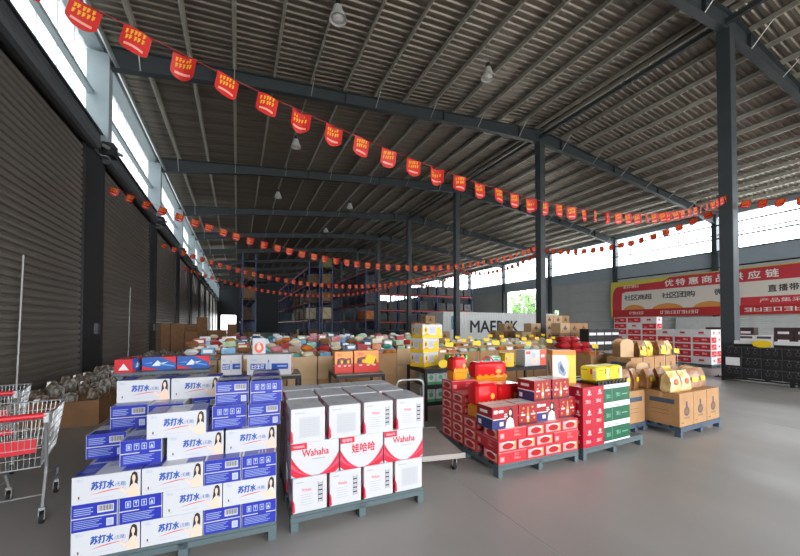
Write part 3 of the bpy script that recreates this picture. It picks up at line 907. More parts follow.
K_WNB = Kind('dark_red_gift_carton', .27, .26, .23, ink('#9c1a26', .28), WN_INKS, {'F': wn_b, 'B': wn_a, 'L': wn_end, 'R': wn_end, 'T': wn_top})
z3 = PH + 3 * REDB[2]
GW = 'dark red gift cartons on the red can cartons'
K_WNA.put(F3.P(.11, .15, z3), RZ3 + .03, 'dark red and navy gift carton with a printed woman, front left on the red cartons', 'carton', GW)
K_WNB.put(F3.P(.43, .16, z3), RZ3 + .02, 'dark red gift carton with a gold bottle, next to the front left one', 'carton', GW)
K_WNA.put(F3.P(.76, .2, z3), RZ3, 'dark red gift carton with a printed woman, lower one of the tall pair', 'carton', GW)
K_WNB.put(F3.P(1.075, .2, z3), RZ3 + .0, 'dark red gift carton with bottle print, lower right by the crimson stack', 'carton', GW)
K_WNB.put(F3.P(.685, .2, z3 + .231), RZ3 + .04, 'dark red gift carton with bottle print, upper left of the tall pair', 'carton', GW)
K_WNB.put(F3.P(.97, .2, z3 + .231), RZ3 + .0, 'dark red gift carton with bottle print, upper right of the tall pair', 'carton', GW)

# ---- red and orange gift packs in glossy film
M_REDFILM = mat('red_gift_film', srgb('#dc1f24'), .18, coat=.6)
M_ORANGEFILM = mat('orange_gift_film', srgb('#f29a22'), .2, coat=.6)
def gift_pack(label, c, rz, w, d, h, tilt=(0, 0)):
    g = empty('gift_pack', c, rz); g.rotation_euler = (tilt[0], tilt[1], rz)
    hb = h * .36
    MB().cbox(-w / 2, w / 2, -d / 2, d / 2, hb, h, .03).build('upper_wrap', M_REDFILM, g)
    MB().cbox(-w / 2 + .002, w / 2 - .002, -d / 2 + .002, d / 2 - .002, 0, hb + .01, .02).build('lower_band', M_ORANGEFILM, g)
    p = MB(); n = 10
    for i in range(n):
        a = i / n * w - w / 2; b = (i + 1) / n * w - w / 2
        p.add([(a, -d / 2 - .002, hb), (b, -d / 2 - .002, hb), (b, -d / 2 - .002, hb + .03 + .03 * ((i + 1) % 2)), (a, -d / 2 - .002, hb + .03 + .03 * (i % 2))], [(0, 1, 2, 3)])
    p.build('flame_print', M_ORANGEFILM, g)
    f = MB(); F = Face(f, face_matrix('F', w, d + .006, h), w, h)
    F.disc(.7 * w, .62 * h, .09 * w, .09 * h, 0)
    f.build('emblem', ink('#e8b04a', .3), g)
    if w > .4: hd = MB(); pts = [(-w * .22 + w * .44 * i / 8, 0, h + .06 * math.sin(math.pi * i / 8)) for i in range(9)]
    if w > .4: hd.path(pts, .008, 5); hd.build('carry_handle', M_REDFILM, g)
    tag(g, label, 'gift pack', 'red and orange gift packs')
z6 = PH + 6 * REDB[2]; z5 = PH + 5 * REDB[2]
gift_pack('small red and orange gift pack at the left rear of the red cartons', F3.P(.16, 1.04, z6), RZ3, .22, .2, .3)
gift_pack('red and orange gift pack on the left flank, nearest the front', F3.P(.19, .52, z3 + .001), RZ3 + .06, .33, .2, .40)
gift_pack('largest red gift pack standing highest at the rear', F3.P(.66, 1.04, z5 + .001), RZ3 - .05, .5, .22, .34)
for i in range(2): rb(.392 + i * .388, .914, 4, True, ['left', 'right'][i] + ' of the rear pair'); rb(.392 + i * .388, .914, 3, True, ['left', 'right'][i] + ' of the rear pair'); rb(.392 + i * .388, .914, 2, True, ['left', 'right'][i] + ' of the rear pair')
gift_pack('red and orange gift pack lying tilted in the middle of the pallet', F3.P(.57, .60, z3 + .002), RZ3 + .08, .36, .24, .36)
gift_pack('red gift pack behind the tall gift carton pair', F3.P(.96, .60, z3 + .001), RZ3 - .1, .34, .2, .33)

# ================================================================== CRIMSON AND GREEN PALLET
RZ4 = math.radians(1.0)
o4 = at_z(583.5, 461, 0); F4 = Frame(o4, RZ4)
pallet('dark grey steel pallet under the crimson and green cartons', (o4.x, o4.y, 0), RZ4, 1.22, 1.0)
CR_INKS = [ink('#b51530', .3), ink('#e9c9c6', .35), ink('#d8606a', .35)]
def cr_face(f):
    W, H = f.W, f.H
    f.rect(0, 0, W, H, 0)
    for a in (.0, .5):
        f.disc((a + .3) * W, .76 * H, .055 * W, .09 * H, 1); f.rect((a + .2) * W, .6 * H, (a + .4) * W, .65 * H, 1)
        f.marks(2, (a + .12) * W, .2 * H, (a + .36) * W, .36 * H, 1)
    f.rect(.497 * W, 0, .503 * W, H, 2)
K_CR = Kind('crimson_carton', .40, .32, .238, ink('#b51530', .3), CR_INKS, {'F': cr_face, 'L': cr_face, 'R': cr_face})
GN_INKS = [ink('#0f5b3c', .35), ink('#e6ebe6', .35), ink('#7fb59b', .35)]
def gn_face(f):
    W, H = f.W, f.H
    f.rect(0, 0, W, H, 0); f.rect(0, .80 * H, W, H, 1); f.rect(0, 0, W, .08 * H, 1)
    f.rect(.30 * W, 0, .31 * W, H, 2)
    f.marks(2, .08 * W, .3 * H, .24 * W, .5 * H, 2); f.marks(2, .45 * W, .34 * H, .62 * W, .54 * H, 2)
    f.rect(.68 * W, .4 * H, .9 * W, .45 * H, 2); f.rect(.1 * W, .86 * H, .26 * W, .93 * H, 2); f.rect(.4 * W, .86 * H, .6 * W, .93 * H, 2)
K_GN = Kind('green_white_carton', .54, .32, .238, ink('#e6ebe6', .35), GN_INKS, {'F': gn_face, 'L': gn_face, 'R': gn_face})
for l in range(3):
    for j in range(2):
        K_CR.put(F4.P(.20, .16 + j * .33, PH + l * .238), RZ4, 'crimson carton in the %s row, %s layer of its pallet' % (['front', 'rear'][j], LAYER[l]), 'carton', 'crimson cartons')
        K_GN.put(F4.P(.676, .165 + j * .33, PH + l * .238), RZ4, 'green and white carton in the %s row, %s layer' % (['front', 'rear'][j], LAYER[l]), 'carton', 'green and white cartons')
z4 = PH + 3 * .238
YL_INKS = [ink('#f0d61c', .3), ink('#c8341f', .3), ink('#f4f0d8', .3), ink('#7c6a10', .4)]
def yl_face(f):
    W, H = f.W, f.H
    f.rect(.1 * W, .75 * H, .45 * W, .8 * H, 3); f.rect(.62 * W, .5 * H, .72 * W, .85 * H, 1); f.rect(.76 * W, .2 * H, .94 * W, .85 * H, 2)
    for k in range(4): f.rect(.78 * W, H * (.3 + k * .12), .92 * W, H * (.33 + k * .12), 3)
K_YL = Kind('yellow_pack', .27, .24, .2, ink('#f0d61c', .3), YL_INKS, {'F': yl_face, 'L': yl_face}, cham=.02)
tray = MB(); tray.box(-.3, .3, -.15, .15, 0, .02)
for i in range(9): tray.box(-.3 + i * .07, -.27 + i * .07, -.16, -.15, 0, .055)
for y in (-.16, .15): tray.box(-.31, .31, y, y + .01, .045, .06)
tp = tray.build('black_tray', M_BLACK, None, F4.P(.62, .18, z4), RZ4)
tag(tp, 'shallow black tray on the green and white cartons', 'tray')
for i in range(2):
    K_YL.put(F4.P(.49 + i * .275, .18, z4 + .021), RZ4 + .02, ['left', 'right'][i] + ' yellow shrink-wrapped pack on the black tray', 'pack', 'yellow packs')
# tall white box with an orange side, standing on the rear crimson cartons
TW_INKS = [ink('#f2f1ee', .3), ink('#f0861f', .3), ink('#f6c845', .3), ink('#8fa0b8', .35), ink('#c22a3a', .3), ink('#4d5c86', .35)]
def tw_front(f):
    W, H = f.W, f.H
    f.rect(0, 0, W, H, 0); f.poly([(.62 * W, 0), (W, 0), (W, H), (.5 * W, H), (.7 * W, .6 * H)], 2); f.rect(0, .86 * H, W, H, 1)
    f.poly([(.25 * W, .3 * H), (.5 * W, .2 * H), (.6 * W, .3 * H), (.35 * W, .7 * H), (.2 * W, .6 * H)], 3); f.poly([(.3 * W, .45 * H), (.45 * W, .3 * H), (.5 * W, .4 * H), (.35 * W, .6 * H)], 5)
    f.rect(.04 * W, .04 * H, .2 * W, .12 * H, 4)
def tw_side(f): f.rect(0, 0, f.W, f.H, 0); [f.rect(.2 * f.W, f.H * (.3 + .1 * k), .7 * f.W, f.H * (.32 + .1 * k), 3) for k in range(4)]
K_TW = Kind('tall_gift_box', .3, .2, .42, M_WHITE_CARD, TW_INKS, {'F': tw_front, 'R': tw_side, 'L': tw_front})
K_TW.put(F4.P(.16, .42, z4), RZ4 - .5, 'tall white gift box with orange corner, behind the crimson cartons', 'box')

# ================================================================== KRAFT CARTON PALLET WITH PAPER BAGS
RZ5 = math.radians(1.0)
o5 = at_z(681, 438, 0); F5 = Frame(o5, RZ5)
pallet('blue-grey steel pallet under the large kraft cartons', (o5.x, o5.y, 0), RZ5, 1.2, 1.0, m=M_PALLETB)
KR_INKS = [ink('#3f5266', .6), ink('#4a4450', .6), ink('#7a5c3e', .7)]
def kr_side(f):
    W, H = f.W, f.H
    f.rect(.18 * W, .66 * H, .86 * W, .8 * H, 0)
    for k in range(2): f.rect(.22 * W, H * (.44 - .12 * k), .7 * W, H * (.455 - .12 * k), 2)
def kr_end(f):
    W, H = f.W, f.H
    f.disc(.5 * W, .44 * H, .2 * W, .14 * H, 1, 12); f.disc(.5 * W, .44 * H, .13 * W, .09 * H, 2, 12); f.rect(.44 * W, .55 * H, .56 * W, .74 * H, 1)
    f.rect(.1 * W, .1 * H, .3 * W, .13 * H, 2)
    for k in range(3): f.rect(.3 * W, H * (.22 + .02 * k), .7 * W, H * (.228 + .02 * k), 1)
K_KR = Kind('kraft_carton', .48, .39, .48, M_KRAFT, KR_INKS, {'F': kr_side, 'B': kr_side, 'L': kr_end, 'R': kr_end}, tape=M_TAPE)
K_KR2 = Kind('kraft_carton', .39, .48, .48, M_KRAFT, KR_INKS, {'L': kr_side, 'R': kr_side, 'F': kr_end, 'B': kr_end}, tape=M_TAPE)
for i in range(3):
    K_KR2.put(F5.P(.2 + i * .395, .25, PH), RZ5 + jit(.004), 'large kraft carton with round emblem, %s in the front row' % ['nearest', 'middle', 'farthest right'][i], 'carton', 'large kraft cartons')
    K_KR2.put(F5.P(.2 + i * .395, .74, PH), RZ5 + jit(.004), 'large kraft carton in the rear row, %s' % ['by the green cartons', 'in the middle', 'at the right end'][i], 'carton', 'large kraft cartons')
# second kraft pallet further back, left of it
F5b = Frame(F5.P(-.56, .42, 0), RZ5)
pallet('blue-grey steel pallet behind the green and white cartons', F5b.P(0, 0), RZ5, .5, .9, m=M_PALLETB)
for j in range(2):
    K_KR.put(F5b.P(.25, .2 + j * .395, PH), RZ5, 'kraft carton behind the green and white cartons, %s' % ['front one', 'rear one'][j], 'carton', 'large kraft cartons')
# paper bags with bread-like snacks
def bag_mesh(w, d, h, seed, mats):
    r = random.Random(seed); mb = MB()
    n = 8; rings = []
    for zi, (z, s, q) in enumerate([(0, .94, .9), (.03, 1, 1), (.5 * h, 1.0, 1.02), (.7 * h, .99, .8), (.9 * h, .97, .28), (h, .97, .06)]):
        ring = []
        for (x, y) in ((-1, -1), (0, -1.06), (1, -1), (.96, 0), (1, 1), (0, 1.06), (-1, 1), (-.96, 0)):
            ring.append((x * w / 2 * s + r.uniform(-.008, .008), y * d / 2 * s * q + r.uniform(-.008, .008), z + r.uniform(-.006, .006) * (zi > 0)))
        rings.append(ring)
    vs = [p for ring in rings for p in ring]; fs = []
    for l in range(len(rings) - 1):
        for i in range(n):
            fs.append((l * n + i, l * n + (i + 1) % n, (l + 1) * n + (i + 1) % n, (l + 1) * n + i))
    fs += [tuple(range(n - 1, -1, -1)), tuple(range((len(rings) - 1) * n, len(rings) * n))]
    mb.add(vs, fs)
    return mb.mesh('snack_bag', mats)
M_BAGK = mat('brown_snack_bag', srgb('#a87a4e'), .35, 0, .3, 9, .2, coat=.2, col2=srgb('#7c4f2e'))
M_BAGW = mat('cream_snack_bag', srgb('#e6d2a6'), .3, 0, .25, 9, .2, coat=.3, col2=srgb('#d8a13c'))
M_BAGY = mat('yellow_snack_bag', srgb('#e7c848'), .3, 0, .25, 9, .2, coat=.3)
bag_meshes = [bag_mesh(.22, .13, .31, 1, M_BAGK), bag_mesh(.23, .14, .30, 2, M_BAGW), bag_mesh(.21, .13, .31, 3, M_BAGY)]
lab_mesh = MB(); lab_mesh.prism([(-.05, -.035), (.05, -.035), (.06, 0), (.05, .035), (-.05, .035), (-.06, 0)], 0, .003, 0, Matrix.Rotation(math.pi / 2, 4, 'X'))
lab_mesh = lab_mesh.mesh('bag_label', ink('#e2c72c', .35))
lab_red = MB().prism([(.045 * math.cos(i * .5236), .045 * math.sin(i * .5236)) for i in range(12)], 0, .003, 0, Matrix.Rotation(math.pi / 2, 4, 'X')).mesh('bag_label', ink('#d8603a', .35))
zb = PH + .481
spots = [(-.42, .56, 0, 'leftmost'), (-.17, .56, 0, 'second'), (.09, .16, 1, 'nearest pale'), (.36, .15, 1, 'second pale'), (.63, .16, 0, 'fourth front'), (.90, .18, 0, "fifth front"), (.09, .48, 0, 'second row first'), (.37, .46, 0, 's'), (.65, .5, 2, 'second row third'), (.92, .52, 0, 's')]
blab = ['brown snack bag farthest left, behind the yellow packs', 'brown snack bag with yellow oval label, left behind the pale bags', 'cream and yellow snack bag at the near corner of the kraft pallet', 'cream snack bag with orange disc, second from the near corner',
        'brown snack bag right of the two cream bags', 'brown snack bag farthest right in the front row', 'brown snack bag standing behind the nearest cream bag', 'brown snack bag standing behind the second cream bag',
        'yellow snack bag in the second row on the kraft cartons', 'brown snack bag at the right of the second row']
for i, (u, v, k, _) in enumerate(spots):
    zz = zb
    b = obj('snack_bag', bag_meshes[k], None, F5.P(u, v, zz), RZ5 + random.uniform(-.25, .25))
    obj('bag_label', lab_red if k == 1 else lab_mesh, b, (0, -.080, .15), rot=(-.05, 0, 0))
    tag(b, blab[i], 'snack bag', 'snack bags on the kraft cartons')
# arched kraft display boards
def arch_board(label, c, rz, w=.26, h=.34):
    pts = [(-w / 2, 0), (w / 2, 0), (w / 2, h * .72)] + [(w / 2 * math.cos(t), h * .72 + h * .28 * math.sin(t)) for t in [i * math.pi / 8 for i in range(1, 8)]] + [(-w / 2, h * .72)]
    a = empty('arched_carton', c, rz)
    R = Matrix.Rotation(math.pi / 2, 4, 'X')
    MB().prism(pts, 0, .006, 0, R).build('front_board', M_KRAFT_L, a)
    MB().prism(pts, -.2, -.194, 0, R).build('rear_board', M_KRAFT, a)
    MB().box(-w / 2, -w / 2 + .005, 0, .194, 0, h * .6).box(w / 2 - .005, w / 2, 0, .194, 0, h * .6).box(-w / 2, w / 2, 0, .194, 0, .005).build('tray', M_KRAFT, a)
    tag(a, label, 'carton', 'arched kraft display cartons')
arch_board('arched kraft display carton standing behind the cream snack bags', F5.P(.42, .72, zb), RZ5 - .25, .26, .36)
arch_board('arched kraft display carton at the right end of the kraft pallet', F5.P(1.09, .36, zb), RZ5 - .9, .22, .3)
# ================================================================== TABLES AND GOODS IN THE MIDDLE
def cam_xy(xc, d):
    return Vector((xc * math.cos(YAW) + d * math.sin(YAW), -xc * math.sin(YAW) + d * math.cos(YAW), 0))
M_WOODTOP = mat('worn_grey_board', srgb('#8d857a'), .6, 0, .2, 4)
def table(label, corner, rz, W, D, H, shelves=(.35,), group='black steel display tables', top=None, leg=.045):
    t = empty('display_table', (corner.x, corner.y, 0), rz)
    MB().cbox(0, W, 0, D, H - .02, H, .004).build('table_top', top or M_WOODTOP, t)
    for y in (0, D - leg): MB().box(leg, W - leg, y, y + leg, H - .07, H - .02).build('rail', M_BLACK, t)
    for x in (0, W - leg): MB().box(x, x + leg, leg, D - leg, H - .07, H - .02).build('rail', M_BLACK, t)
    for x in (0, W - leg):
        for y in (0, D - leg): MB().box(x, x + leg, y, y + leg, 0, H - .02).build('leg', M_BLACK, t)
    for s in shelves:
        MB().box(leg * .5, W - leg * .5, leg * .5, D - leg * .5, s, s + .02).build('shelf', top or M_WOODTOP, t)
        for y in (0, D - leg): MB().box(leg, W - leg, y, y + .03, s - .03, s).build('shelf_rail', M_BLACK, t)
    tag(t, label, 'table', group)
    return Frame((corner.x, corner.y, 0), rz)
RT = math.radians(-4.5)
# table with the two orange gift boxes
T2 = table('black-framed table carrying two orange and red gift boxes', cam_xy(-1.08, 5.78), RT, .87, .8, .75, (.38,))
OG_INKS = [ink('#ee9a50', .35), ink('#d02a24', .35), ink('#7a2a1c', .35), ink('#f3e3cf', .35), ink('#e8c23a', .35), ink('#3b1a14', .35)]
def og_face(f):
    W, H = f.W, f.H
    f.rect(0, 0, W, H, 0); f.rect(.0, 0, W, .42 * H, 1)
    f.marks(2, .12 * W, .78 * H, .38 * W, .92 * H, 1)
    f.poly([(.1 * W, .42 * H), (.14 * W, .66 * H), (.38 * W, .72 * H), (.62 * W, .66 * H), (.88 * W, .7 * H), (.92 * W, .42 * H)], 2)
    for a in (.2, .38, .56, .74): f.disc(a * W, .52 * H, .07 * W, .09 * H, 5 if a in (.2, .56) else 4)
    for a in (.2, .5, .75): f.rect(a * W, .3 * H, (a + .12) * W, .36 * H, 3)
K_OGA = Kind('orange_gift_box', .33, .2, .38, ink('#ee9a50', .35), OG_INKS, {'F': og_face, 'L': og_face, 'R': og_face})
K_OGB = Kind('orange_gift_box', .46, .2, .39, ink('#ee9a50', .35), OG_INKS, {'F': og_face, 'L': og_face, 'R': og_face})
K_OGA.put(T2.P(.17, .3, .75), RT + .03, 'smaller orange and red gift box at the left of the table', 'box', 'orange gift boxes')
ob = K_OGB.put(T2.P(.58, .28, .75), RT, 'wider orange and red gift box with a yellow price tag', 'box', 'orange gift boxes')
def starcard(w, h, n=14, t=.004, k=.8):
    pts = []
    for i in range(2 * n):
        r = 1 if i % 2 == 0 else k
        a = i * math.pi / n
        pts.append((w / 2 * r * math.cos(a), h / 2 + h / 2 * r * math.sin(a)))
    return MB().prism(pts, 0, t, 0, Matrix.Rotation(math.pi / 2, 4, 'X'))
M_YCARD = mat('yellow_price_card', srgb('#f2cc16'), .5)
mb = MB().prism([(-.1, 0), (.08, -.02), (.12, .13), (-.05, .16)], 0, .004, 0, Matrix.Rotation(math.pi / 2, 4, 'X'))
c = mb.build('price_card', M_YCARD, None, T2.P(.62, .172, .75 + .16), RT); c.rotation_euler = (0, .15, RT)
tag(c, 'yellow price card stuck on the wider orange gift box', 'price card')
# table with white and blue boxes, left of it
T1c = cam_xy(-2.55, 5.05)
T1 = table('black-framed table behind the soda stack carrying white and blue boxes', T1c, RT, 1.05, .7, .82, (.35,))
WB_INKS = [ink('#eef1f5', .3), ink('#2b4fa3', .3), ink('#e2553a', .3), ink('#9fb6d8', .3), ink('#f6c9b0', .3)]
def wb_face(f):
    W, H = f.W, f.H
    f.rect(.08 * W, .28 * H, .42 * W, .56 * H, 1); f.rect(.55 * W, .28 * H, .93 * W, .56 * H, 1)
    f.marks(3, .1 * W, .32 * H, .4 * W, .52 * H, 0); f.rect(.68 * W, .4 * H, .9 * W, .46 * H, 3)
    f.rect(.455 * W, .12 * H, .51 * W, .62 * H, 3); f.rect(.47 * W, .62 * H, .495 * W, .74 * H, 1)
    f.rect(.1 * W, .7 * H, .22 * W, .78 * H, 3)
def wb_end(f):
    W, H = f.W, f.H
    f.disc(.5 * W, .72 * H, .38 * W, .2 * H, 2); f.disc(.45 * W, .3 * H, .35 * W, .26 * H, 2); f.disc(.5 * W, .7 * H, .15 * W, .08 * H, 4); f.disc(.6 * W, .4 * H, .18 * W, .12 * H, 4)
K_WB = Kind('white_blue_box', .66, .36, .32, M_WHITE_CARD, WB_INKS, {'F': wb_face, 'R': wb_end, 'L': wb_end})
K_WB.put(T1.P(.60, .24, .82), RT - .16, 'white milk box with blue panels and a red printed end', 'box', 'white and blue boxes')
K_WB2 = Kind('white_blue_box', .3, .36, .31, M_WHITE_CARD, WB_INKS, {'F': wb_face, 'R': wb_end})
K_WB2.put(T1.P(.02, .46, .82), RT, 'second white and blue milk box, half hidden at the left', 'box', 'white and blue boxes')
def rc_face(f): f.disc(.5 * f.W, .4 * f.H, .36 * f.W, .34 * f.H, 2); f.disc(.5 * f.W, .4 * f.H, .18 * f.W, .17 * f.H, 4); f.marks(1, .38 * f.W, .5 * f.H, .62 * f.W, .68 * f.H, 0)
K_RC = Kind('small_white_box', .2, .12, .25, M_WHITE_CARD, WB_INKS, {'F': rc_face})
K_RC.put(T1.P(.42, .26, 0.82 + .322), RT, 'small white box with a red disc, standing on the milk box', 'box')
# low black shelf unit with yellow-white cartons
T3 = table('black two-shelf rack with green and yellow cartons', cam_xy(.417, 5.67) , RT, .98, .8, .86, (.28, .57), top=M_BLACK)
YW_INKS = [ink('#f1efe6', .35), ink('#f0c420', .35), ink('#e9a51c', .35), ink('#a8a3b8', .4), ink('#8a5a2a', .4)]
def yw_face(f):
    W, H = f.W, f.H
    f.rect(0, 0, W, .24 * H, 1); f.poly([(0, .24 * H), (.2 * W, .42 * H), (.4 * W, .24 * H)], 2)
    f.disc(.16 * W, .62 * H, .1 * W, .24 * H, 1); f.disc(.16 * W, .6 * H, .05 * W, .14 * H, 4)
    for k in range(4): f.rect(.34 * W, H * (.42 + .1 * k), .62 * W, H * (.47 + .1 * k), 3)
    f.disc(.8 * W, .5 * H, .14 * W, .3 * H, 1)
K_YW = Kind('yellow_white_carton', .5, .3, .25, M_WHITE_CARD, YW_INKS, {'F': yw_face, 'L': yw_face, 'R': yw_face})
K_YW.put(T3.P(.24, .52, .86), RT + .55, 'yellow and white carton, lowest of three on the black rack', 'carton', 'yellow and white cartons')
K_YW.put(T3.P(.24, .52, .86 + .25), RT + .5, 'yellow and white carton, middle of three on the black rack', 'carton', 'yellow and white cartons')
K_YW.put(T3.P(.30, .54, .86 + .5), RT + .3, 'yellow and white carton, topmost of three on the black rack', 'carton', 'yellow and white cartons')
st = starcard(.2, .15, 12, .004, .86).build('price_card', M_YCARD, None, T3.P(.36, .035, .86), RT)
tag(st, 'round yellow price card in front of the yellow and white cartons', 'price card')
GC_INKS = [ink('#dfeee6', .35), ink('#4fae7a', .35), ink('#2f7f86', .35)]
def gc_face(f):
    f.rect(.0, 0, f.W, .22 * f.H, 1); f.disc(.5 * f.W, .58 * f.H, .26 * f.W, .2 * f.H, 1); f.rect(.2 * f.W, .84 * f.H, .8 * f.W, .9 * f.H, 2)
K_GC = Kind('mint_carton', .17, .3, .21, M_WHITE_CARD, GC_INKS, {'F': gc_face, 'L': gc_face})
for s, z in enumerate((.301, .591)):
    for i in range(5):
        K_GC.put(T3.P(.14 + i * .176, .2, z), RT, 'mint and white carton on the %s shelf of the black rack, %s from left' % (['lower', 'upper'][s], NTH[i]), 'carton', 'mint and white cartons')
# cans and bottles on the rack top
can = MB().lathe([(0, 0), (.032, 0), (.034, .01), (.034, .13), (.028, .145), (0, .145)], 12)
CANM = [mat('green_can', srgb('#4f9a3c'), .25, .3), mat('orange_can', srgb('#d8702a'), .25, .3), mat('teal_can', srgb('#3c8f8a'), .25, .3), mat('yellow_can', srgb('#d8c43a'), .25, .3)]
canme = [can.mesh('drink_can', m, True) for m in CANM]
cl = {0: 'green', 1: 'orange', 2: 'teal', 3: 'yellow'}
lid = MB().lathe([(0, .146), (.024, .146), (.026, .149), (0, .149)], 10).mesh('lid', M_PIPE)
for r in range(2):
    for i in range(5):
        k = (i * 7 + r * 3) % 4 if i > 2 else (0, 1, 2)[i]
        o = obj('drink_can', canme[k], None, T3.P(.52 + i * .085, .12 + r * .09, .86)); o.scale = (1.1, 1.1, 1.5)
        obj('lid', lid, o)
        tag(o, '%s drink can, %s from left in the %s row on the black rack' % (cl[k], NTH[i], ['front', 'rear'][r]), 'can', 'drink cans on the black rack')
# black table behind the gift packs
T4 = table('long black table behind the red gift packs', cam_xy(1.75, 6.3), RT, 1.32, .7, .8, (.3,), top=M_BLACK)
def bb_face(f):
    W, H = f.W, f.H
    f.rect(.72 * W, 0, W, H, 2); f.rect(.78 * W, .5 * H, .94 * W, .66 * H, 0); f.disc(.42 * W, .4 * H, .16 * W, .3 * H, 4); f.disc(.42 * W, .62 * H, .09 * W, .16 * H, 3); f.rect(.05 * W, .72 * H, .25 * W, .9 * H, 2)
K_BB = Kind('white_red_box', .55, .26, .32, M_WHITE_CARD, WB_INKS, {'F': bb_face})
K_BB.put(T4.P(.99, .17, .8), RT + .06, 'white box with a red block on its right, behind the gift cartons', 'box')
K_MINT = Kind('mint_tub', .26, .2, .2, ink('#bfe3cd', .3), GC_INKS, {'F': gc_face}, cham=.02)
K_MINT.put(T4.P(.18, .3, .8), RT, 'mint green pack at the left end of the long black table', 'pack')
K_YB = Kind('yellow_box', .22, .2, .26, ink('#eab91c', .35), YW_INKS, {'F': yw_face})
K_YB.put(T4.P(.42, .2, .8), RT, 'upright yellow box beside the mint green pack', 'box')
M_CLEAR = mat('clear_green_pouch', srgb('#b9cdb0'), .12, 0, .5, 14, .3, coat=.6, col2=srgb('#5f9a58'))
def lump(w, d, h, seed, m, name='produce_pouch', n=8, rings=5, rough=.12):
    r = random.Random(seed); mb = MB(); vs = [(0, 0, 0)]
    for l in range(1, rings):
        t = l / rings * math.pi
        for i in range(n):
            a = i * 2 * math.pi / n; k = 1 + r.uniform(-rough, rough)
            vs.append((w / 2 * math.sin(t) * math.cos(a) * k, d / 2 * math.sin(t) * math.sin(a) * k, h / 2 * (1 - math.cos(t)) * (1 + r.uniform(-rough, rough) * .4)))
    vs.append((0, 0, h)); fs = [(0, 1 + (i + 1) % n, 1 + i) for i in range(n)]
    for l in range(rings - 2):
        b = 1 + l * n
        fs += [(b + i, b + (i + 1) % n, b + n + (i + 1) % n, b + n + i) for i in range(n)]
    b = 1 + (rings - 2) * n
    fs += [(b + i, b + (i + 1) % n, len(vs) - 1) for i in range(n)]
    mb.add(vs, fs); return mb.mesh(name, m)
p = obj('produce_pouch', lump(.34, .24, .22, 3, M_CLEAR), None, T4.P(.66, .5, .8)); tag(p, 'clear pouch of green goods on the long black table', 'pouch')

# platform trolley
tc = cam_xy(.27, 3.62); RTR = math.radians(-12)
tr = empty('platform_trolley', tc, RTR)
M_DECK = mat('grey_trolley_deck', srgb('#aaa49e'), .5, 0, .15, 4)
MB().cbox(-.18, .44, .0, .95, .17, .21, .01).build('deck', M_DECK, tr)
[MB().box(-.19, .45, y, y + .012, .16, .215).build('bumper', M_DECK, tr) for y in (-.012, .95)]
for x in (-.1, .36):
    for y in (.1, .85):
        w = MB().tube((x - .016, y, .055), (x + .016, y, .055), .055, 14).build('caster', M_RUBBER, tr)
        MB().box(x - .025, x - .019, y - .03, y + .03, .05, .17).box(x + .019, x + .025, y - .03, y + .03, .05, .17).box(x - .025, x + .025, y - .03, y + .03, .15, .17).build('fork', M_PIPE, w)
hp = [(-.1, .93, .2), (-.1, .93, .80), (-.08, .93, .85), (-.03, .93, .87), (.20, .93, .87), (.25, .93, .85), (.27, .93, .80), (.27, .93, .2)]
MB().path(hp, .014, 8).build('push_handle', M_PIPE, tr)
tag(tr, 'grey platform trolley with a hoop handle between the white and red pallets', 'trolley')

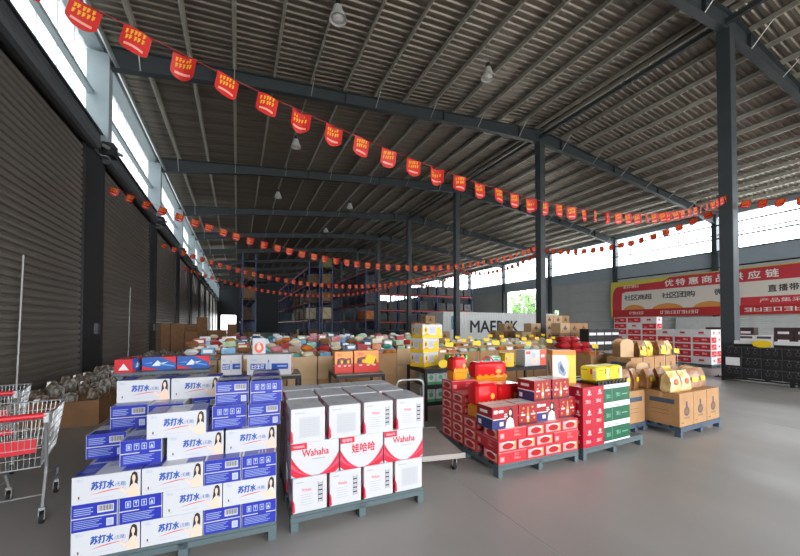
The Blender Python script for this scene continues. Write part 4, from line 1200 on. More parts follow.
# ================================================================== SHOPPING CARTS
M_WIRE = mat('zinc_wire', srgb('#b9bdbf'), .3, .6)
M_REDP = mat('red_plastic', srgb('#cf2230'), .35)
M_GREYP = mat('pale_grey_plastic', srgb('#c3c6c8'), .4)
def cart(label, loc, rz):
    c = empty('shopping_cart', loc, rz)
    # rear (handle) at y = 0, front at y = .85
    Wt, Wb = .27, .22
    def rail(z, y0, y1, wx0, wx1, r, name, n=5):
        MB().path([(-wx0, y0, z), (wx0, y0, z), (wx1, y1, z + .03), (-wx1, y1, z + .03), (-wx0, y0, z)], r, n).build(name, M_WIRE, c)
    rail(.98, 0, .86, Wt, Wt * .8, .008, 'basket_rim'); rail(.52, .06, .74, Wb, Wb * .8, .007, 'basket_base')
    side = MB()
    for s in (-1, 1):
        for i in range(15):
            t = i / 14
            side.tube((s * (Wt - t * Wt * .2), t * .86, .98 + .03 * t), (s * (Wb - t * Wb * .2), .06 + t * .68, .52 + .03 * t), .0028, 4)
        for k in range(1, 5):
            q = k / 5; a = Wb + (Wt - Wb) * q
            side.tube((s * a, .06 * (1 - q), .52 + .46 * q), (s * a * .8, .74 + .12 * q, .55 + .46 * q), .0034, 4)
    side = side.build('side_wires', M_WIRE, c)
    side['kind'] = 'stuff'
    fr = MB()
    for yb, yt, sc, dz in ((.06, 0, 1, 0), (.74, .86, .8, .03)):
        for i in range(13):
            t = i / 12 * 2 - 1
            fr.tube((t * Wt * sc, yt, .98 + dz), (t * Wb * sc, yb, .52 + dz), .0028, 4)
        for k in range(1, 5):
            q = k / 5; a = (Wb + (Wt - Wb) * q) * sc; yy = yb + (yt - yb) * q
            fr.tube((-a, yy, .52 + dz + .46 * q), (a, yy, .52 + dz + .46 * q), .0034, 4)
    for i in range(11):
        t = i / 10 * 2 - 1
        fr.tube((t * Wb, .06, .52), (t * Wb * .8, .74, .55), .003, 4)
    fr = fr.build('end_and_floor_wires', M_WIRE, c); fr['kind'] = 'stuff'
    MB().tube((-.29, -.05, 1.02), (.29, -.05, 1.02), .027, 10).build('handle', M_REDP, c)
    for s in (-1, 1):
        MB().cbox(s * .285 - .02, s * .285 + .02, -.075, .02, .95, 1.045, .008).build('handle_bracket', M_GREYP if s > 0 else M_REDP, c)
    MB().cbox(-.2, .2, .035, .05, .66, .80, .005).build('child_seat_panel', M_REDP, c)
    MB().cbox(-.05, .05, .03, .04, .86, .9, .004).build('child_seat_hinge', M_REDP, c)
    for s in (-1, 1):
        MB().path([(s * .26, .02, .97), (s * .25, .12, .5), (s * .25, .02, .14)], .013, 8).build('frame_leg', M_WIRE, c)
        MB().path([(s * .25, .1, .45), (s * .2, .72, .30), (s * .18, .76, .14)], .012, 8).build('frame_leg', M_WIRE, c)
        MB().path([(s * .25, .06, .25), (s * .2, .74, .22)], .008, 6).build('base_rail', M_WIRE, c)
        for y, x in ((.02, .25), (.76, .18)):
            w = MB().tube((s * x - .013, y, .055), (s * x + .013, y, .055), .055, 16).build('caster', M_RUBBER, c)
            MB().tube((s * x - .015, y, .055), (s * x + .015, y, .055), .03, 10).build('wheel_hub', M_GREYP, w)
            MB().box(s * x - .024, s * x - .018, y - .02, y + .02, .045, .14).box(s * x + .018, s * x + .024, y - .02, y + .02, .045, .14).box(s * x - .024, s * x + .024, y - .02, y + .02, .125, .15).build('caster_fork', M_WIRE, w)
    MB().tube((-.25, .1, .24), (.25, .1, .24), .008, 6).build('cross_rail', M_WIRE, c)
    c.scale = (.86, .86, .86)
    tag(c, label, 'shopping cart', 'shopping carts by the shutters')
g = at_z(42, 523, 0)
RC = math.radians(7)
def cart_at(label, px, py, rz):
    q = at_z(px, py, 0); lx, ly = .25 * .86, .02 * .86
    cart(label, Vector((q.x - lx * math.cos(rz) + ly * math.sin(rz), q.y - lx * math.sin(rz) - ly * math.cos(rz), 0)), rz)
cart_at('nearest wire shopping cart with a red handle, at the left edge', 42, 523, RC)
cart_at('second wire shopping cart, behind the nearest one', 12, 474, RC + .03)
# ================================================================== DISPLAY BINS HEAPED WITH GOODS
def open_carton(w, d, h, m_out, name='display_carton', fl=.86):
    mb = MB(); t = .006
    mb.box(-w / 2, w / 2, -d / 2, -d / 2 + t, 0, h).box(-w / 2, w / 2, d / 2 - t, d / 2, 0, h)
    mb.box(-w / 2, -w / 2 + t, -d / 2 + t, d / 2 - t, 0, h).box(w / 2 - t, w / 2, -d / 2 + t, d / 2 - t, 0, h)
    mb.box(-w / 2 + t, w / 2 - t, -d / 2 + t, d / 2 - t, h * fl, h * fl + t)
    return mb.mesh(name, m_out)
def flaps_mesh(w, d, h, m):
    mb = MB()
    for s in (-1, 1):
        mb.add([(-w / 2, s * d / 2, h), (w / 2, s * d / 2, h), (w / 2 - .01, s * (d / 2 + .05), h - .09), (-w / 2 + .01, s * (d / 2 + .05), h - .09)], [(0, 1, 2, 3)])
    return mb.mesh('flap', m)
K_PLAIN = [Kind('plain_carton', .58, .46, .5, M_KRAFT, None, None, tape=M_TAPE), Kind('plain_carton', .58, .46, .5, M_KRAFT_L, None, None, tape=M_TAPE), Kind('plain_carton', .58, .46, .5, M_KRAFT_D, None, None, tape=M_TAPE)]
bin_mesh = [open_carton(.58, .46, .46, m) for m in (M_KRAFT, M_KRAFT_L, M_KRAFT_D)]
GOODC = [('sky blue', '#6fb2dc'), ('white', '#eef0f2'), ('pink', '#d98a92'), ('teal', '#4fa79a'), ('deep blue', '#2f5f9a'), ('orange', '#d57a34'), ('red', '#b8323a'), ('cream', '#e8dcc0'), ('pale green', '#a9c79f'), ('brown', '#8a5f3e')]
def pillow(w, d, h, name, mats):
    mb = MB(); n = 6; vs = []; fs = []
    for j in range(n + 1):
        for i in range(n + 1):
            a, b = i / n * 2 - 1, j / n * 2 - 1
            k = max(0, (1 - a ** 4) * (1 - b ** 4)) ** .5
            vs.append((a * w / 2, b * d / 2, h / 2 + h / 2 * k))
    N = (n + 1) ** 2
    for j in range(n + 1):
        for i in range(n + 1):
            x, y, z = vs[j * (n + 1) + i]; vs.append((x, y, h - z))
    for j in range(n):
        for i in range(n):
            q = j * (n + 1) + i
            fs.append((q, q + 1, q + n + 2, q + n + 1)); fs.append((N + q + n + 1, N + q + n + 2, N + q + 1, N + q))
    mb.add(vs, fs)
    stripe = MB()
    return mb.mesh(name, mats, True)
GOOD = []
for cname, hx in GOODC:
    m1 = mat('pack_' + cname.replace(' ', '_'), srgb(hx), .3, 0, .35, 7, 0, coat=.3)
    GOOD.append((cname, 'pouch', pillow(.3, .22, .12, 'snack_pouch', m1)))
    bx = MB().cbox(-.14, .14, -.09, .09, 0, .12, .004)
    GOOD.append((cname, 'box', bx.mesh('retail_box', m1)))
art_band = MB().box(-.1, .1, -.0912, -.0901, .03, .09, 0).box(-.12, .0, -.05, .05, .12, .1212, 0).mesh('printed_panel', ink('#f0ede4', .4))
pouch_band = MB().add([(-.08, -.05, .1205), (.08, -.05, .1205), (.08, .05, .1205), (-.08, .05, .1205)], [(0, 1, 2, 3)]).mesh('printed_panel', ink('#f0ede4', .4))
def good(p, label, group, rnd, tilt=.06, kinds=None, sc=1.0):
    cname, kind, me = rnd.choice([g for g in GOOD if not kinds or g[0] in kinds])
    o = obj('snack_pouch' if kind == 'pouch' else 'retail_box', me, None, p)
    o.rotation_euler = (rnd.uniform(-tilt, tilt), rnd.uniform(-tilt, tilt), rnd.uniform(-.06, .06) + rnd.choice((0, math.pi)))
    s = rnd.uniform(.76, .84) * sc; o.scale = (s, s * .95, s * rnd.uniform(1.1, 1.28))
    obj('printed_panel', pouch_band if kind == 'pouch' else art_band, o)
    tag(o, '%s %s, %s' % (cname, 'packet' if kind == 'pouch' else 'retail box', label), 'packet' if kind == 'pouch' else 'box', group)
SLOT = [(-.135, -.105, 0, 'near left'), (.135, -.105, 0, 'near right'), (-.135, .105, 0, 'far left'), (.135, .105, 0, 'far right'), (-.13, 0, 1, 'top left'), (.13, .02, 1, 'top right'), (-.12, .01, 2, 'uppermost left'), (.02, .0, 2, 'uppermost')]
rb_ = random.Random(21)
ROWW = ['front', 'second', 'third', 'fourth', 'fifth', 'sixth']
def bin_row(x0, x1, y, row, tag_where, lower=.502, tier=.46, kinds=None, per=4, cards=0, boxmat=None, dens=None):
    """a row of stacked cartons along X: closed carton below, open display carton above, goods on top"""
    x = x0; i = 0
    base = lower
    while x + .58 <= x1 + .01:
        k = boxmat if boxmat is not None else rb_.choice((0, 0, 1))
        rz = rb_.uniform(-.02, .02) if 'left' in tag_where else 0; cx = x + .29; cy = y + .23 + (rb_.uniform(-.03, .03) if 'left' in tag_where else 0)
        lab_i = NTH[i]
        K_PLAIN[k].put((cx, cy, 0), rz, 'closed kraft carton under the %s, %s row, %s from left' % (tag_where, row, lab_i), 'carton', 'kraft cartons under the bins')
        zt = base
        b = obj('display_carton', bin_mesh[rb_.choice((0, 1)) if boxmat is None else boxmat], None, (cx, cy, zt), rz)
        tag(b, 'open kraft display carton of the %s, %s row, %s from left' % (tag_where, row, lab_i), 'carton', 'open display cartons')
        for j in range(per):
            sx, sy, lv, sw = SLOT[j if per > 3 else (j + 4 * (per == 2 and rb_.random() < .3)) % 6] if per != 2 else SLOT[j]
            good((cx + sx, cy + sy, zt + tier * .86 + .022 + .135 * lv), '%s of the %s bin, %s row of the %s' % (sw, lab_i, row, tag_where), 'goods heaped in the %s' % tag_where, rb_, kinds=kinds)
        x += .6; i += 1
# block of bins behind the gift-box table
for r, (y, xa, xb) in enumerate([(7.0, -.9, 3.4), (8.3, -.9, 4.6), (9.8, -.9, 5.2), (11.6, -.8, 6.4), (13.8, -.8, 8.0)]):
    bin_row(xa, xb, y, ROWW[r], 'left bins', per=7 if r < 4 else 6)
# counters on the right with yellow price cards
YB = ('white', 'cream', 'brown', 'orange', 'pale green')
for r, (y, xa, xb) in enumerate([(6.7, 4.2, 8.3), (8.6, 5.4, 11.6), (10.9, 7.4, 13.2)]):
    bin_row(xa, xb, y, ROWW[r], 'right bins', kinds=YB, per=3 if r == 0 else 2, boxmat=0 if r < 2 else 1)
bin_row(6.75, 8.7, 4.75, 'nearest', 'right bins', kinds=YB, per=2, boxmat=0)
cardm = MB().prism([(-.11, .01), (.09, -.01), (.115, .05), (.10, .115), (.0, .1), (-.09, .125), (-.12, .06)], 0, .004, 0, Matrix.Rotation(math.pi / 2, 4, 'X')).mesh('card', M_YCARD)
stem = MB().tube((0, -.002, -.30), (0, -.002, .02), .004, 5).mesh('stem', M_PIPE)
ncard = 0
def yellow_card(p, rz, label, sc=1.):
    e = empty('price_card', p, rz); e.scale = (sc, sc, sc)
    c = obj('card', cardm, e, (0, 0, .02)); obj('stem', stem, e)
    c.rotation_euler = (-.2, 0, 0)
    tag(e, label, 'price card', 'yellow price cards')
rcd = random.Random(5)
for r, (y, xs_) in enumerate([(6.7, [4.5, 5.3, 5.9, 7.0, 7.8]), (8.6, [5.7, 6.3, 7.2, 7.9, 8.8, 9.4, 10.2, 11.0]), (10.9, [7.7, 8.3, 9.3, 9.9, 10.8, 11.6, 12.3]), (4.75, [6.9, 7.6, 8.3])]):
    for i, x in enumerate(xs_):
        yellow_card((x, y - .006, 1.04 + rcd.uniform(0, .05)), 0, 'yellow price card above the %s row of right-hand bins, %s from left' % (['front', 'second', 'third', 'nearest'][r], NTH[i]), rcd.uniform(.8, 1.05))
# ---- yellow cards clipped to the kraft pallet's cartons
for i, (u, zz) in enumerate([(.25, .34), (.62, .36), (1.0, .33)]):
    yellow_card(F5.P(u, -.008, zb + .05), RZ5, 'yellow price card clipped to the kraft pallet front, %s from left' % NTH[i], .8) if False else None

# kraft cartons and bags standing behind the kraft pallet
F5c = Frame(at_d(634, 325, 6.5), RZ5)
for i in range(4):
    for l in range(2):
        K_KR2.put(F5c.P(.2 + i * .41, .3, l * .4805), RZ5 + jit(.01), 'kraft carton in the row behind the snack bags, %s from left, %s layer' % (NTH[i], LAYER[l]), 'carton', 'kraft cartons behind the snack bags')
zc = .962
arch_board('arched kraft display carton in the rear row, left one', F5c.P(.2, .25, zc), RZ5 - .3, .30, .36)
arch_board('arched kraft display carton in the rear row, right one', F5c.P(1.0, .3, zc), RZ5 - .2, .26, .3)
for i, (u, k) in enumerate(((.55, 0), (.79, 2), (1.28, 0), (1.53, 1))):
    b = obj('snack_bag', bag_meshes[k], None, F5c.P(u, .2, zc), RZ5 + rcd.uniform(-.15, .15))
    obj('bag_label', lab_mesh, b, (0, -.082, .17), rot=(-.15, 0, 0))
    tag(b, '%s snack bag in the rear row, %s from left' % (['brown', 'cream', 'yellow'][k], NTH[i]), 'snack bag', 'snack bags in the rear row')
for i, u in enumerate((.42, 1.16, 1.66)):
    yellow_card(F5c.P(u, .052, zc + .02), RZ5, 'yellow price card over the rear snack bag row, %s from left' % NTH[i], .9)

# ================================================================== RED-LABEL CARTON STACK
RL_INKS = [ink('#d2272f', .35), ink('#ececec', .35), ink('#b79aa0', .4)]
def rl_face(f):
    W, H = f.W, f.H
    f.rect(.05 * W, .1 * H, .95 * W, .9 * H, 0); f.marks(2, .5 * W, .42 * H, .78 * W, .66 * H, 1); f.rect(.16 * W, .3 * H, .36 * W, .36 * H, 1)
def rl_plain(f):
    W, H = f.W, f.H
    f.rect(.3 * W, .3 * H, .7 * W, .36 * H, 2); f.rect(.34 * W, .42 * H, .62 * W, .7 * H, 0)
M_RLW = mat('white_red_label_card', srgb('#e4e3e3'), .45)
K_RLA = Kind('red_label_carton', .6, .4, .26, M_RLW, RL_INKS, {'F': rl_face, 'B': rl_face, 'R': rl_face, 'L': rl_face})
K_RLB = Kind('red_label_carton', .6, .4, .26, M_RLW, RL_INKS, {'F': rl_plain, 'B': rl_face, 'R': rl_plain, 'L': rl_plain})
JX, JY = 15.9, 6.4
def jput(col, deep, l, K):
    K.put((JX + .2 + deep * .405, JY + .3 + col * .605, .12 + l * .261), -math.pi / 2, 'white carton with red label, %s back from the aisle end, %s layer%s' % (NTH[col], LAYER[l], ['', ', inner row', ', innermost row'][deep]), 'carton', 'red-label cartons by the right wall')
for dx in (0, 2):
    p = pallet('low steel pallet under the %s red-label cartons' % ('nearer' if dx == 0 else 'farther'), (JX, JY + dx * .915, 0), 0, 1.2, 1.82, H=.12)
for col in range(6):
    for l in range(5 if col < 3 else 7):
        jput(col, 0, l, K_RLB if (l, col) in ((4, 0), (4, 1), (4, 2), (0, 0), (5, 4), (6, 3), (3, 5)) else K_RLA)
for l in range(5):
    for dp in (1, 2): jput(0, dp, l, K_RLA if l in (1, 0) else K_RLB)

# ================================================================== BLACK CARTONS BEYOND THE RIGHT COLUMN
BK_INKS = [ink('#202024', .35), ink('#e6e6e8', .4), ink('#4a4a50', .35), ink('#111113', .35)]
def bk_face(f):
    W, H = f.W, f.H
    f.rect(0, .88 * H, W, .94 * H, 2)
    for a in (.3, .7): f.disc(a * W, .5 * H, .12 * W, .2 * H, 2, 10); f.disc(a * W, .5 * H, .08 * W, .13 * H, 3, 10); f.disc(a * W, .82 * H, .015 * W, .03 * H, 1, 6)
def bk_label(f): bk_face(f); f.rect(.1 * W_(f), .1 * f.H, .9 * W_(f), .9 * f.H, 1)
def W_(f): return f.W
M_BK = mat('black_carton', srgb('#1e1e21'), .4)
K_BK = Kind('black_carton', .39, .5, .285, M_BK, BK_INKS, {'F': bk_face, 'L': bk_face, 'R': bk_face})
K_BKL = Kind('black_carton', .39, .5, .285, M_BK, BK_INKS, {'F': bk_label, 'L': bk_face, 'R': bk_face})
BX, BY = 12.72, 2.9
pallet('dark steel pallet under the black cartons by the right column', (BX, BY - .8, 0), 0, 1.05, 2.8, H=.14, m=M_BLACK)
for c in range(7):
    for l in range(3):
        K = K_BKL if (c, l) in ((4, 1), (0, 1), (0, 2), (1, 2)) and False or (c, l) in ((6, 1), (1, 1), (1, 2)) else K_BK
        K.put((BX + .26, BY - .8 + .2 + c * .392, .14 + l * .287), -math.pi / 2, 'black carton%s, %s from the near end, %s layer' % (' with white label' if K is K_BKL else '', NTH[c], LAYER[l]), 'carton', 'black cartons by the right column')
M_WLID = mat('white_lid_card', srgb('#d6d6d6'), .5)
K_WL = Kind('white_lid_box', .5, .42, .16, M_WLID, BK_INKS, {'F': lambda f: f.rect(.0, .0, f.W, .45 * f.H, 0)})
for i, y in enumerate((2.75, 3.5, 4.3)):
    K_WL.put((BX + .28, y + .1, .14 + 3 * .287), -math.pi / 2 + .05, 'low white-lidded box on the black cartons, %s from the near end' % NTH[i], 'box', 'white-lidded boxes')
for i, (y, zz) in enumerate(((3.0, 1.17), (4.05, 1.17))):
    e = obj('price_card', starcard(.42, .2, 10, .006, .9).mesh('price_card', M_YCARD), None, (BX + .02, y, .99), -math.pi / 2)
    tag(e, 'yellow oval price card on the black cartons, %s one' % ['nearer', 'farther'][i], 'price card', 'yellow price cards')
# mixed stacks further right against the wall
K_DK = Kind('dark_brown_carton', .5, .4, .3, mat('dark_brown_card', srgb('#3a2c2a'), .5), BK_INKS, {'F': lambda f: f.rect(.2 * f.W, .2 * f.H, .8 * f.W, .5 * f.H, 1)})
K_GW = Kind('grey_white_carton', .5, .4, .3, M_RLW, BK_INKS, {'F': lambda f: f.rect(.1 * f.W, .55 * f.H, .9 * f.W, .85 * f.H, 2)})
for c in range(7):
    for l in range(5):
        K = K_DK if (l == 4 or (c in (1, 2) and l > 2)) else K_GW
        if l == 4 and c in (0, 3): continue
        K.put((18.3 + .2, 4.2 + c * .52, l * .301), -math.pi / 2, '%s carton in the wall-side stack past the black cartons, %s along, %s layer' % ('dark brown' if K is K_DK else 'pale', NTH[c], LAYER[l]), 'carton', 'wall-side carton stack')

# ================================================================== CARTON STACKS IN FRONT OF THE CONTAINER
K_BG = [Kind('storage_carton', .6, .5, .42, M_KRAFT, KR_INKS, {'F': kr_end, 'L': kr_side}, tape=M_TAPE), Kind('storage_carton', .6, .5, .42, M_KRAFT_L, KR_INKS, {'F': kr_end}, tape=M_TAPE), Kind('storage_carton', .6, .5, .42, M_KRAFT_D, None, None, tape=M_TAPE)]
rk = random.Random(33)
def carton_stack(px, d, heights, where, dark=False, rz=0.):
    c = at_d(px, 325, d)
    for i, n in enumerate(heights):
        for l in range(n):
            K = K_BG[2] if dark else rk.choice(K_BG[:2])
            K.put((c.x + i * .62 * math.cos(rz), c.y + i * .62 * math.sin(rz) + rk.uniform(-.03, .03), l * .421), rz + rk.uniform(-.03, .03), '%skraft storage carton %s, %s column, %s layer' % ('dark ' if dark else '', where, NTH[i], LAYER[l]), 'carton', 'storage carton stacks')
carton_stack(497, 18.5, [3, 4, 3, 3], 'before the white container')
carton_stack(537, 17.6, [4, 5, 5, 5], 'right of the container lettering')
carton_stack(523, 16.3, [3, 4], 'in front of the tallest stack')
carton_stack(432, 17.2, [4, 3], 'before the dark rack end')
carton_stack(418, 18.5, [4, 5], 'left of the yellow cartons')
carton_stack(560, 15.0, [4, 4, 4], 'behind the red bundles')
# red bundles
M_REDB = mat('red_bundle_film', srgb('#c02a30'), .3, 0, .3, 10, 0, coat=.3)
bun = pillow(.5, .35, .2, 'red_bundle', M_REDB)
c0 = at_d(562, 330, 11.6)
for l in range(6):
    for i in range(3 if l < 5 else 2):
        o = obj('red_bundle', bun, None, (c0.x + i * .54, c0.y + rk.uniform(-.05, .05), l * .202), rk.uniform(-.15, .15))
        obj('bundle_band', MB().box(-.03, .03, -.176, .176, -.002, .202).mesh('bundle_band', ink('#e8d9d2', .4)), o) if False else None
        tag(o, 'red film-wrapped bundle, %s column, %s layer of the red heap' % (NTH[i], LAYER[l]), 'bundle', 'red bundles')
# black and white drink cartons between bundles and red labels
def bw_face(f): f.rect(.05 * f.W, .3 * f.H, .95 * f.W, .6 * f.H, 1)
K_BW = Kind('black_white_carton', .46, .4, .36, M_BK, BK_INKS, {'F': bw_face})
c1 = at_d(588, 330, 13.4)
for l in range(4):
    for i in range(4):
        K_BW.put((c1.x + i * .47, c1.y, l * .362), 0, 'black carton with a white band, %s column, %s layer beside the red bundles' % (NTH[i], LAYER[l]), 'carton', 'black and white cartons')
# ================================================================== LEFT WALL GOODS
M_CRUMP = mat('crumpled_clear_wrap', srgb('#ad9f8f'), .18, 0, .6, 16, .5, coat=.7, col2=srgb('#4a3b2e'))
M_CRUMP2 = mat('grey_crumpled_wrap', srgb('#cfcac0'), .18, 0, .6, 16, .5, coat=.7, col2=srgb('#5a5148'))
crm = [lump(.34, .26, .2, s_, M_CRUMP if s_ % 2 else M_CRUMP2, 'wrapped_parcel', 7, 5, .3) for s_ in range(6)]
binL = open_carton(.6, .48, .4, M_KRAFT_D, fl=.7)
rl = random.Random(9)
nrow = 0
ALONG = NTH + ['seventeenth', 'eighteenth', 'nineteenth', 'twentieth'] + ['twenty-' + q for q in NTH[:9]] + ['thirtieth'] + ['thirty-' + q for q in NTH[:9]]
yy = 7.3
while yy < 17.5:
    for j, x in enumerate((-2.92, -2.29, -1.66)):
        if yy < 8 and j == 2: continue
        b = obj('display_carton', binL, None, (x, yy + rl.uniform(-.03, .03), 0), rl.uniform(-.06, .06))
        tag(b, 'dark open carton by the shutters, %s from the wall, %s along the wall' % (NTH[j], ALONG[nrow]), 'carton', 'dark open cartons by the shutters')
        for k in range(2):
            o = obj('wrapped_parcel', rl.choice(crm), None, (x + (-.145, .145)[k], yy + rl.uniform(-.03, .03), .30 + rl.uniform(0, .02)))
            o.rotation_euler = (rl.uniform(-.1, .1), rl.uniform(-.1, .1), rl.uniform(1.4, 1.75)); s = rl.uniform(.9, 1.0); o.scale = (1.0 * s, .80 * s, s * rl.uniform(1.0, 1.6))
            tag(o, 'crumpled film-wrapped parcel by the shutters, %s half, %s from the wall, %s along' % (['wall-side', 'aisle-side'][k], NTH[j], ALONG[nrow]), 'parcel', 'wrapped parcels by the shutters')
    yy += .56; nrow += 1
carton_stack(164, 17.8, [4, 4, 3], 'by the third shutter', True)
carton_stack(191, 21.5, [4, 5, 3], 'by the fourth shutter', True)
carton_stack(222, 24.0, [3, 4], 'right of the tall stack at the shutters', True)
# wind posts leaning at the shutters
for i, (y, h) in enumerate(((8.25, 2.85), (15.0, 2.95))):
    e = MB().tube((XL + .10, y + .0, 0), (XL + .12, y + .12, h), .013, 8).tube((XL + .10, y, 0), (XL + .10, y, .02), .05, 8).build('shutter_pole', M_PANEL)
    tag(e, 'slim pale pole standing against the %s roller shutter' % ['nearest', 'second', 'third'][i], 'pole', 'shutter poles')
for i, y in enumerate((12.0, 19.2)):
    e = MB().cbox(XL + .07, XL + .15, y - .12, y + .12, 1.35, 1.65, .01).build('switch_box', M_BANDD)
    tag(e, 'small grey switch box on the %s dark post' % ['nearer', 'farther'][i], 'switch box')
# ================================================================== SHIPPING CONTAINER
M_CONT = mat('container_white', srgb('#e6e9e7'), .5, 0, .05, 2)
CY = 22.0; CX0, CX1, CH = 14.2, 26.4, 2.62
cont = empty('shipping_container', (CX0, CY, 0))
L = CX1 - CX0
mb = MB(); n = 44; pts = []
for i in range(n):
    a = .12 + i * (L - .24) / n; w = (L - .24) / n
    pts += [(a, 0), (a + w * .2, .0), (a + w * .35, .012), (a + w * .8, .012), (a + w * .95, 0)]
for (x1, y1), (x2, y2) in zip(pts, pts[1:]):
    mb.add([(x1, y1, .14), (x2, y2, .14), (x2, y2, CH - .1), (x1, y1, CH - .1)], [(0, 1, 2, 3)])
mb.build('side_panel', M_CONT, cont)
MB().box(0, L, 2.38, 2.43, 0, CH).build('far_side_panel', M_CONT, cont)
MB().box(.02, L - .02, .05, 2.4, CH - .05, CH).build('roof_panel', M_CONT, cont)
for x in (0, L - .12):
    MB().box(x, x + .12, -.02, .1, 0, CH).build('corner_post', M_CONT, cont); MB().box(x, x + .12, 2.33, 2.45, 0, CH).build('corner_post', M_CONT, cont)
    MB().box(x + .02, x + .1, .1, 2.33, .1, CH - .05).build('end_panel', M_CONT, cont)
for z in ((0, .14), (CH - .1, CH)): MB().box(.12, L - .12, -.02, .08, *z).build('side_rail', M_CONT, cont)
f = MB(); F = Face(f, Matrix(((1, 0, 0, 0), (0, 0, -1, -.024), (0, 1, 0, 0), (0, 0, 0, 1))), L, CH)
F.rect(.75, 1.25, 1.55, 2.3, 0)
cx, cz = 1.15, 1.78
F.poly([(cx + (.3 if i % 2 == 0 else .13) * math.cos(math.pi / 2 + i * math.pi / 7), cz + (.3 if i % 2 == 0 else .13) * math.sin(math.pi / 2 + i * math.pi / 7)) for i in range(14)], 1)
f.build('logo_square', [ink('#4f93a8', .4), ink('#e9eeee', .4)], cont)
f = MB(); F = Face(f, Matrix(((1, 0, 0, 0), (0, 0, -1, -.024), (0, 1, 0, 0), (0, 0, 0, 1))), L, CH)
F.text('MAERSK', 2.55, 1.0, 7.6, 1.95, 0, .02)
f.build('lettering', ink('#25282c', .4), cont)
tag(cont, 'long white shipping container with dark lettering, beyond the carton stacks', 'container')

# ================================================================== BANNER ON THE RIGHT WALL
# face coordinates: u runs from the far (left) end towards the camera side
BYL, BYR, BZ0, BZ1 = 19.7, 3.2, 2.3, 5.45
ban = empty('wall_banner', (XR - .28, BYL, BZ0))
W_, H_ = BYL - BYR, BZ1 - BZ0
BM = Matrix(((0, 0, -1, 0), (-1, 0, 0, 0), (0, 1, 0, 0), (0, 0, 0, 1)))
mbb = MB().box(.0, .03, -W_, 0, 0, H_)
mbb.build('backing_board', ink('#d8cf5a', .5), ban)
bar = MB()
for i in range(6): bar.box(.03, .3, -W_ + i * W_ / 5 * .98 + .05, -W_ + i * W_ / 5 * .98 + .1, .3, .36)
def bface(name, fn, inks):
    m_ = MB(); F = Face(m_, BM, W_, H_); F.z = bface.n; fn(F); bface.n = F.z + 2
    return m_.build(name, inks, ban)
bface.n = 0
B_RED = ink('#cf3b45', .45); B_RED2 = ink('#c02c30', .45); B_YEL = ink('#e2c94a', .45); B_CREAM = ink('#e9e2d6', .45); B_OR = ink('#e39a4c', .45); B_DK = ink('#43403f', .45); B_W = ink('#f3efe8', .45)
def b1(F):
    n = 10
    arc = [(.15 + .5 * (1 - math.cos(i / n * math.pi / 2)), H_ * .52 + H_ * .34 * math.sin(i / n * math.pi / 2)) for i in range(n + 1)]
    F.poly([(.15, 0)] + arc + [(4.2, H_ * .90), (4.7, H_ * .98), (13.2, H_ * .98), (13.7, H_ * .9), (W_, H_ * .9), (W_, 0)], 0)
bface('red_field', b1, [B_RED])
bface('cream_panel', lambda F: F.poly([(.95, H_ * .2), (1.0, H_ * .66), (1.3, H_ * .7), (W_ - .3, H_ * .7), (W_ - .3, H_ * .2)], 0), [B_CREAM])
bface('red_footer', lambda F: F.rect(.15, 0, W_, H_ * .2, 0), [B_RED2])
def lens(F, a, b):
    n = 12
    F.poly([(a + (b - a) * i / n, H_ * .2 + H_ * .13 * math.sin(i / n * math.pi) ** .6) for i in range(n + 1)], 0)
bface('orange_arch', lambda F: lens(F, 1.1, 2.9), [B_OR]); bface('orange_arch', lambda F: lens(F, 3.4, 5.6), [B_OR]); bface('orange_arch', lambda F: lens(F, 6.2, 8.2), [B_OR])
def u_at(px):      # banner coordinate of an image column
    a = math.atan((px - 400) / FPX) + YAW
    return BYL - (XR - .28) / math.tan(a)
def ch_row(F, chars, cols, v0, v1, m=0, w=.30, bold=.025):
    for ch, px in zip(chars, cols):
        u = u_at(px); F.text(ch, u - w, v0, u + w, v1, m, bold)
bface('headline_lettering', lambda F: ch_row(F, '优特惠商品供应链', (669.5, 681, 694, 707.5, 722, 738, 755, 773), H_ * .755, H_ * .92), [B_W])
for chars, cols in (('社区商超', (628, 635, 641.5, 648.5)), ('社区团购', (666, 674, 682, 691)), ('微', (719.5,)), ('直播带货', (773, 784, 795, 808))):
    bface('panel_lettering', lambda F: ch_row(F, chars, cols, H_ * .46, H_ * .6, w=.27 if cols[0] < 760 else .2), [B_DK])
bface('small_lettering', lambda F: F.marks(4, 1.1, H_ * .8, 2.4, H_ * .87, 0), [B_W])
bface('small_lettering', lambda F: F.marks(5, 1.6, H_ * .07, 2.8, H_ * .14, 0), [B_W])
bface('small_lettering', lambda F: F.marks(9, 4.0, H_ * .06, 6.6, H_ * .14, 0), [B_W])
bface('red_text_block', lambda F: F.rect(u_at(741), H_ * .2, W_ - .3, H_ * .37, 0), [B_RED])
bface('small_lettering', lambda F: F.text('产品集采', u_at(760), H_ * .245, u_at(760) + 1.9, H_ * .33, 0, .01), [B_W])
bface('small_lettering', lambda F: F.marks(10, u_at(744), H_ * .06, u_at(744) + 4.6, H_ * .145, 0), [B_W])
tag(ban, 'long red and yellow banner with Chinese lettering on the right wall', 'banner')
bar.build('wall_bracket', M_PIPE, ban)
# white sheet leaning under the banner, dark crates against the wall
e = MB().cbox(0, .05, -2.8, 0, 0, 2.2, .008).build('white_sheet', M_WHITEWALL, None, (XR - .35, 14.6, 0)); tag(e, 'pale sheet panel leaning on the wall under the banner', 'panel')

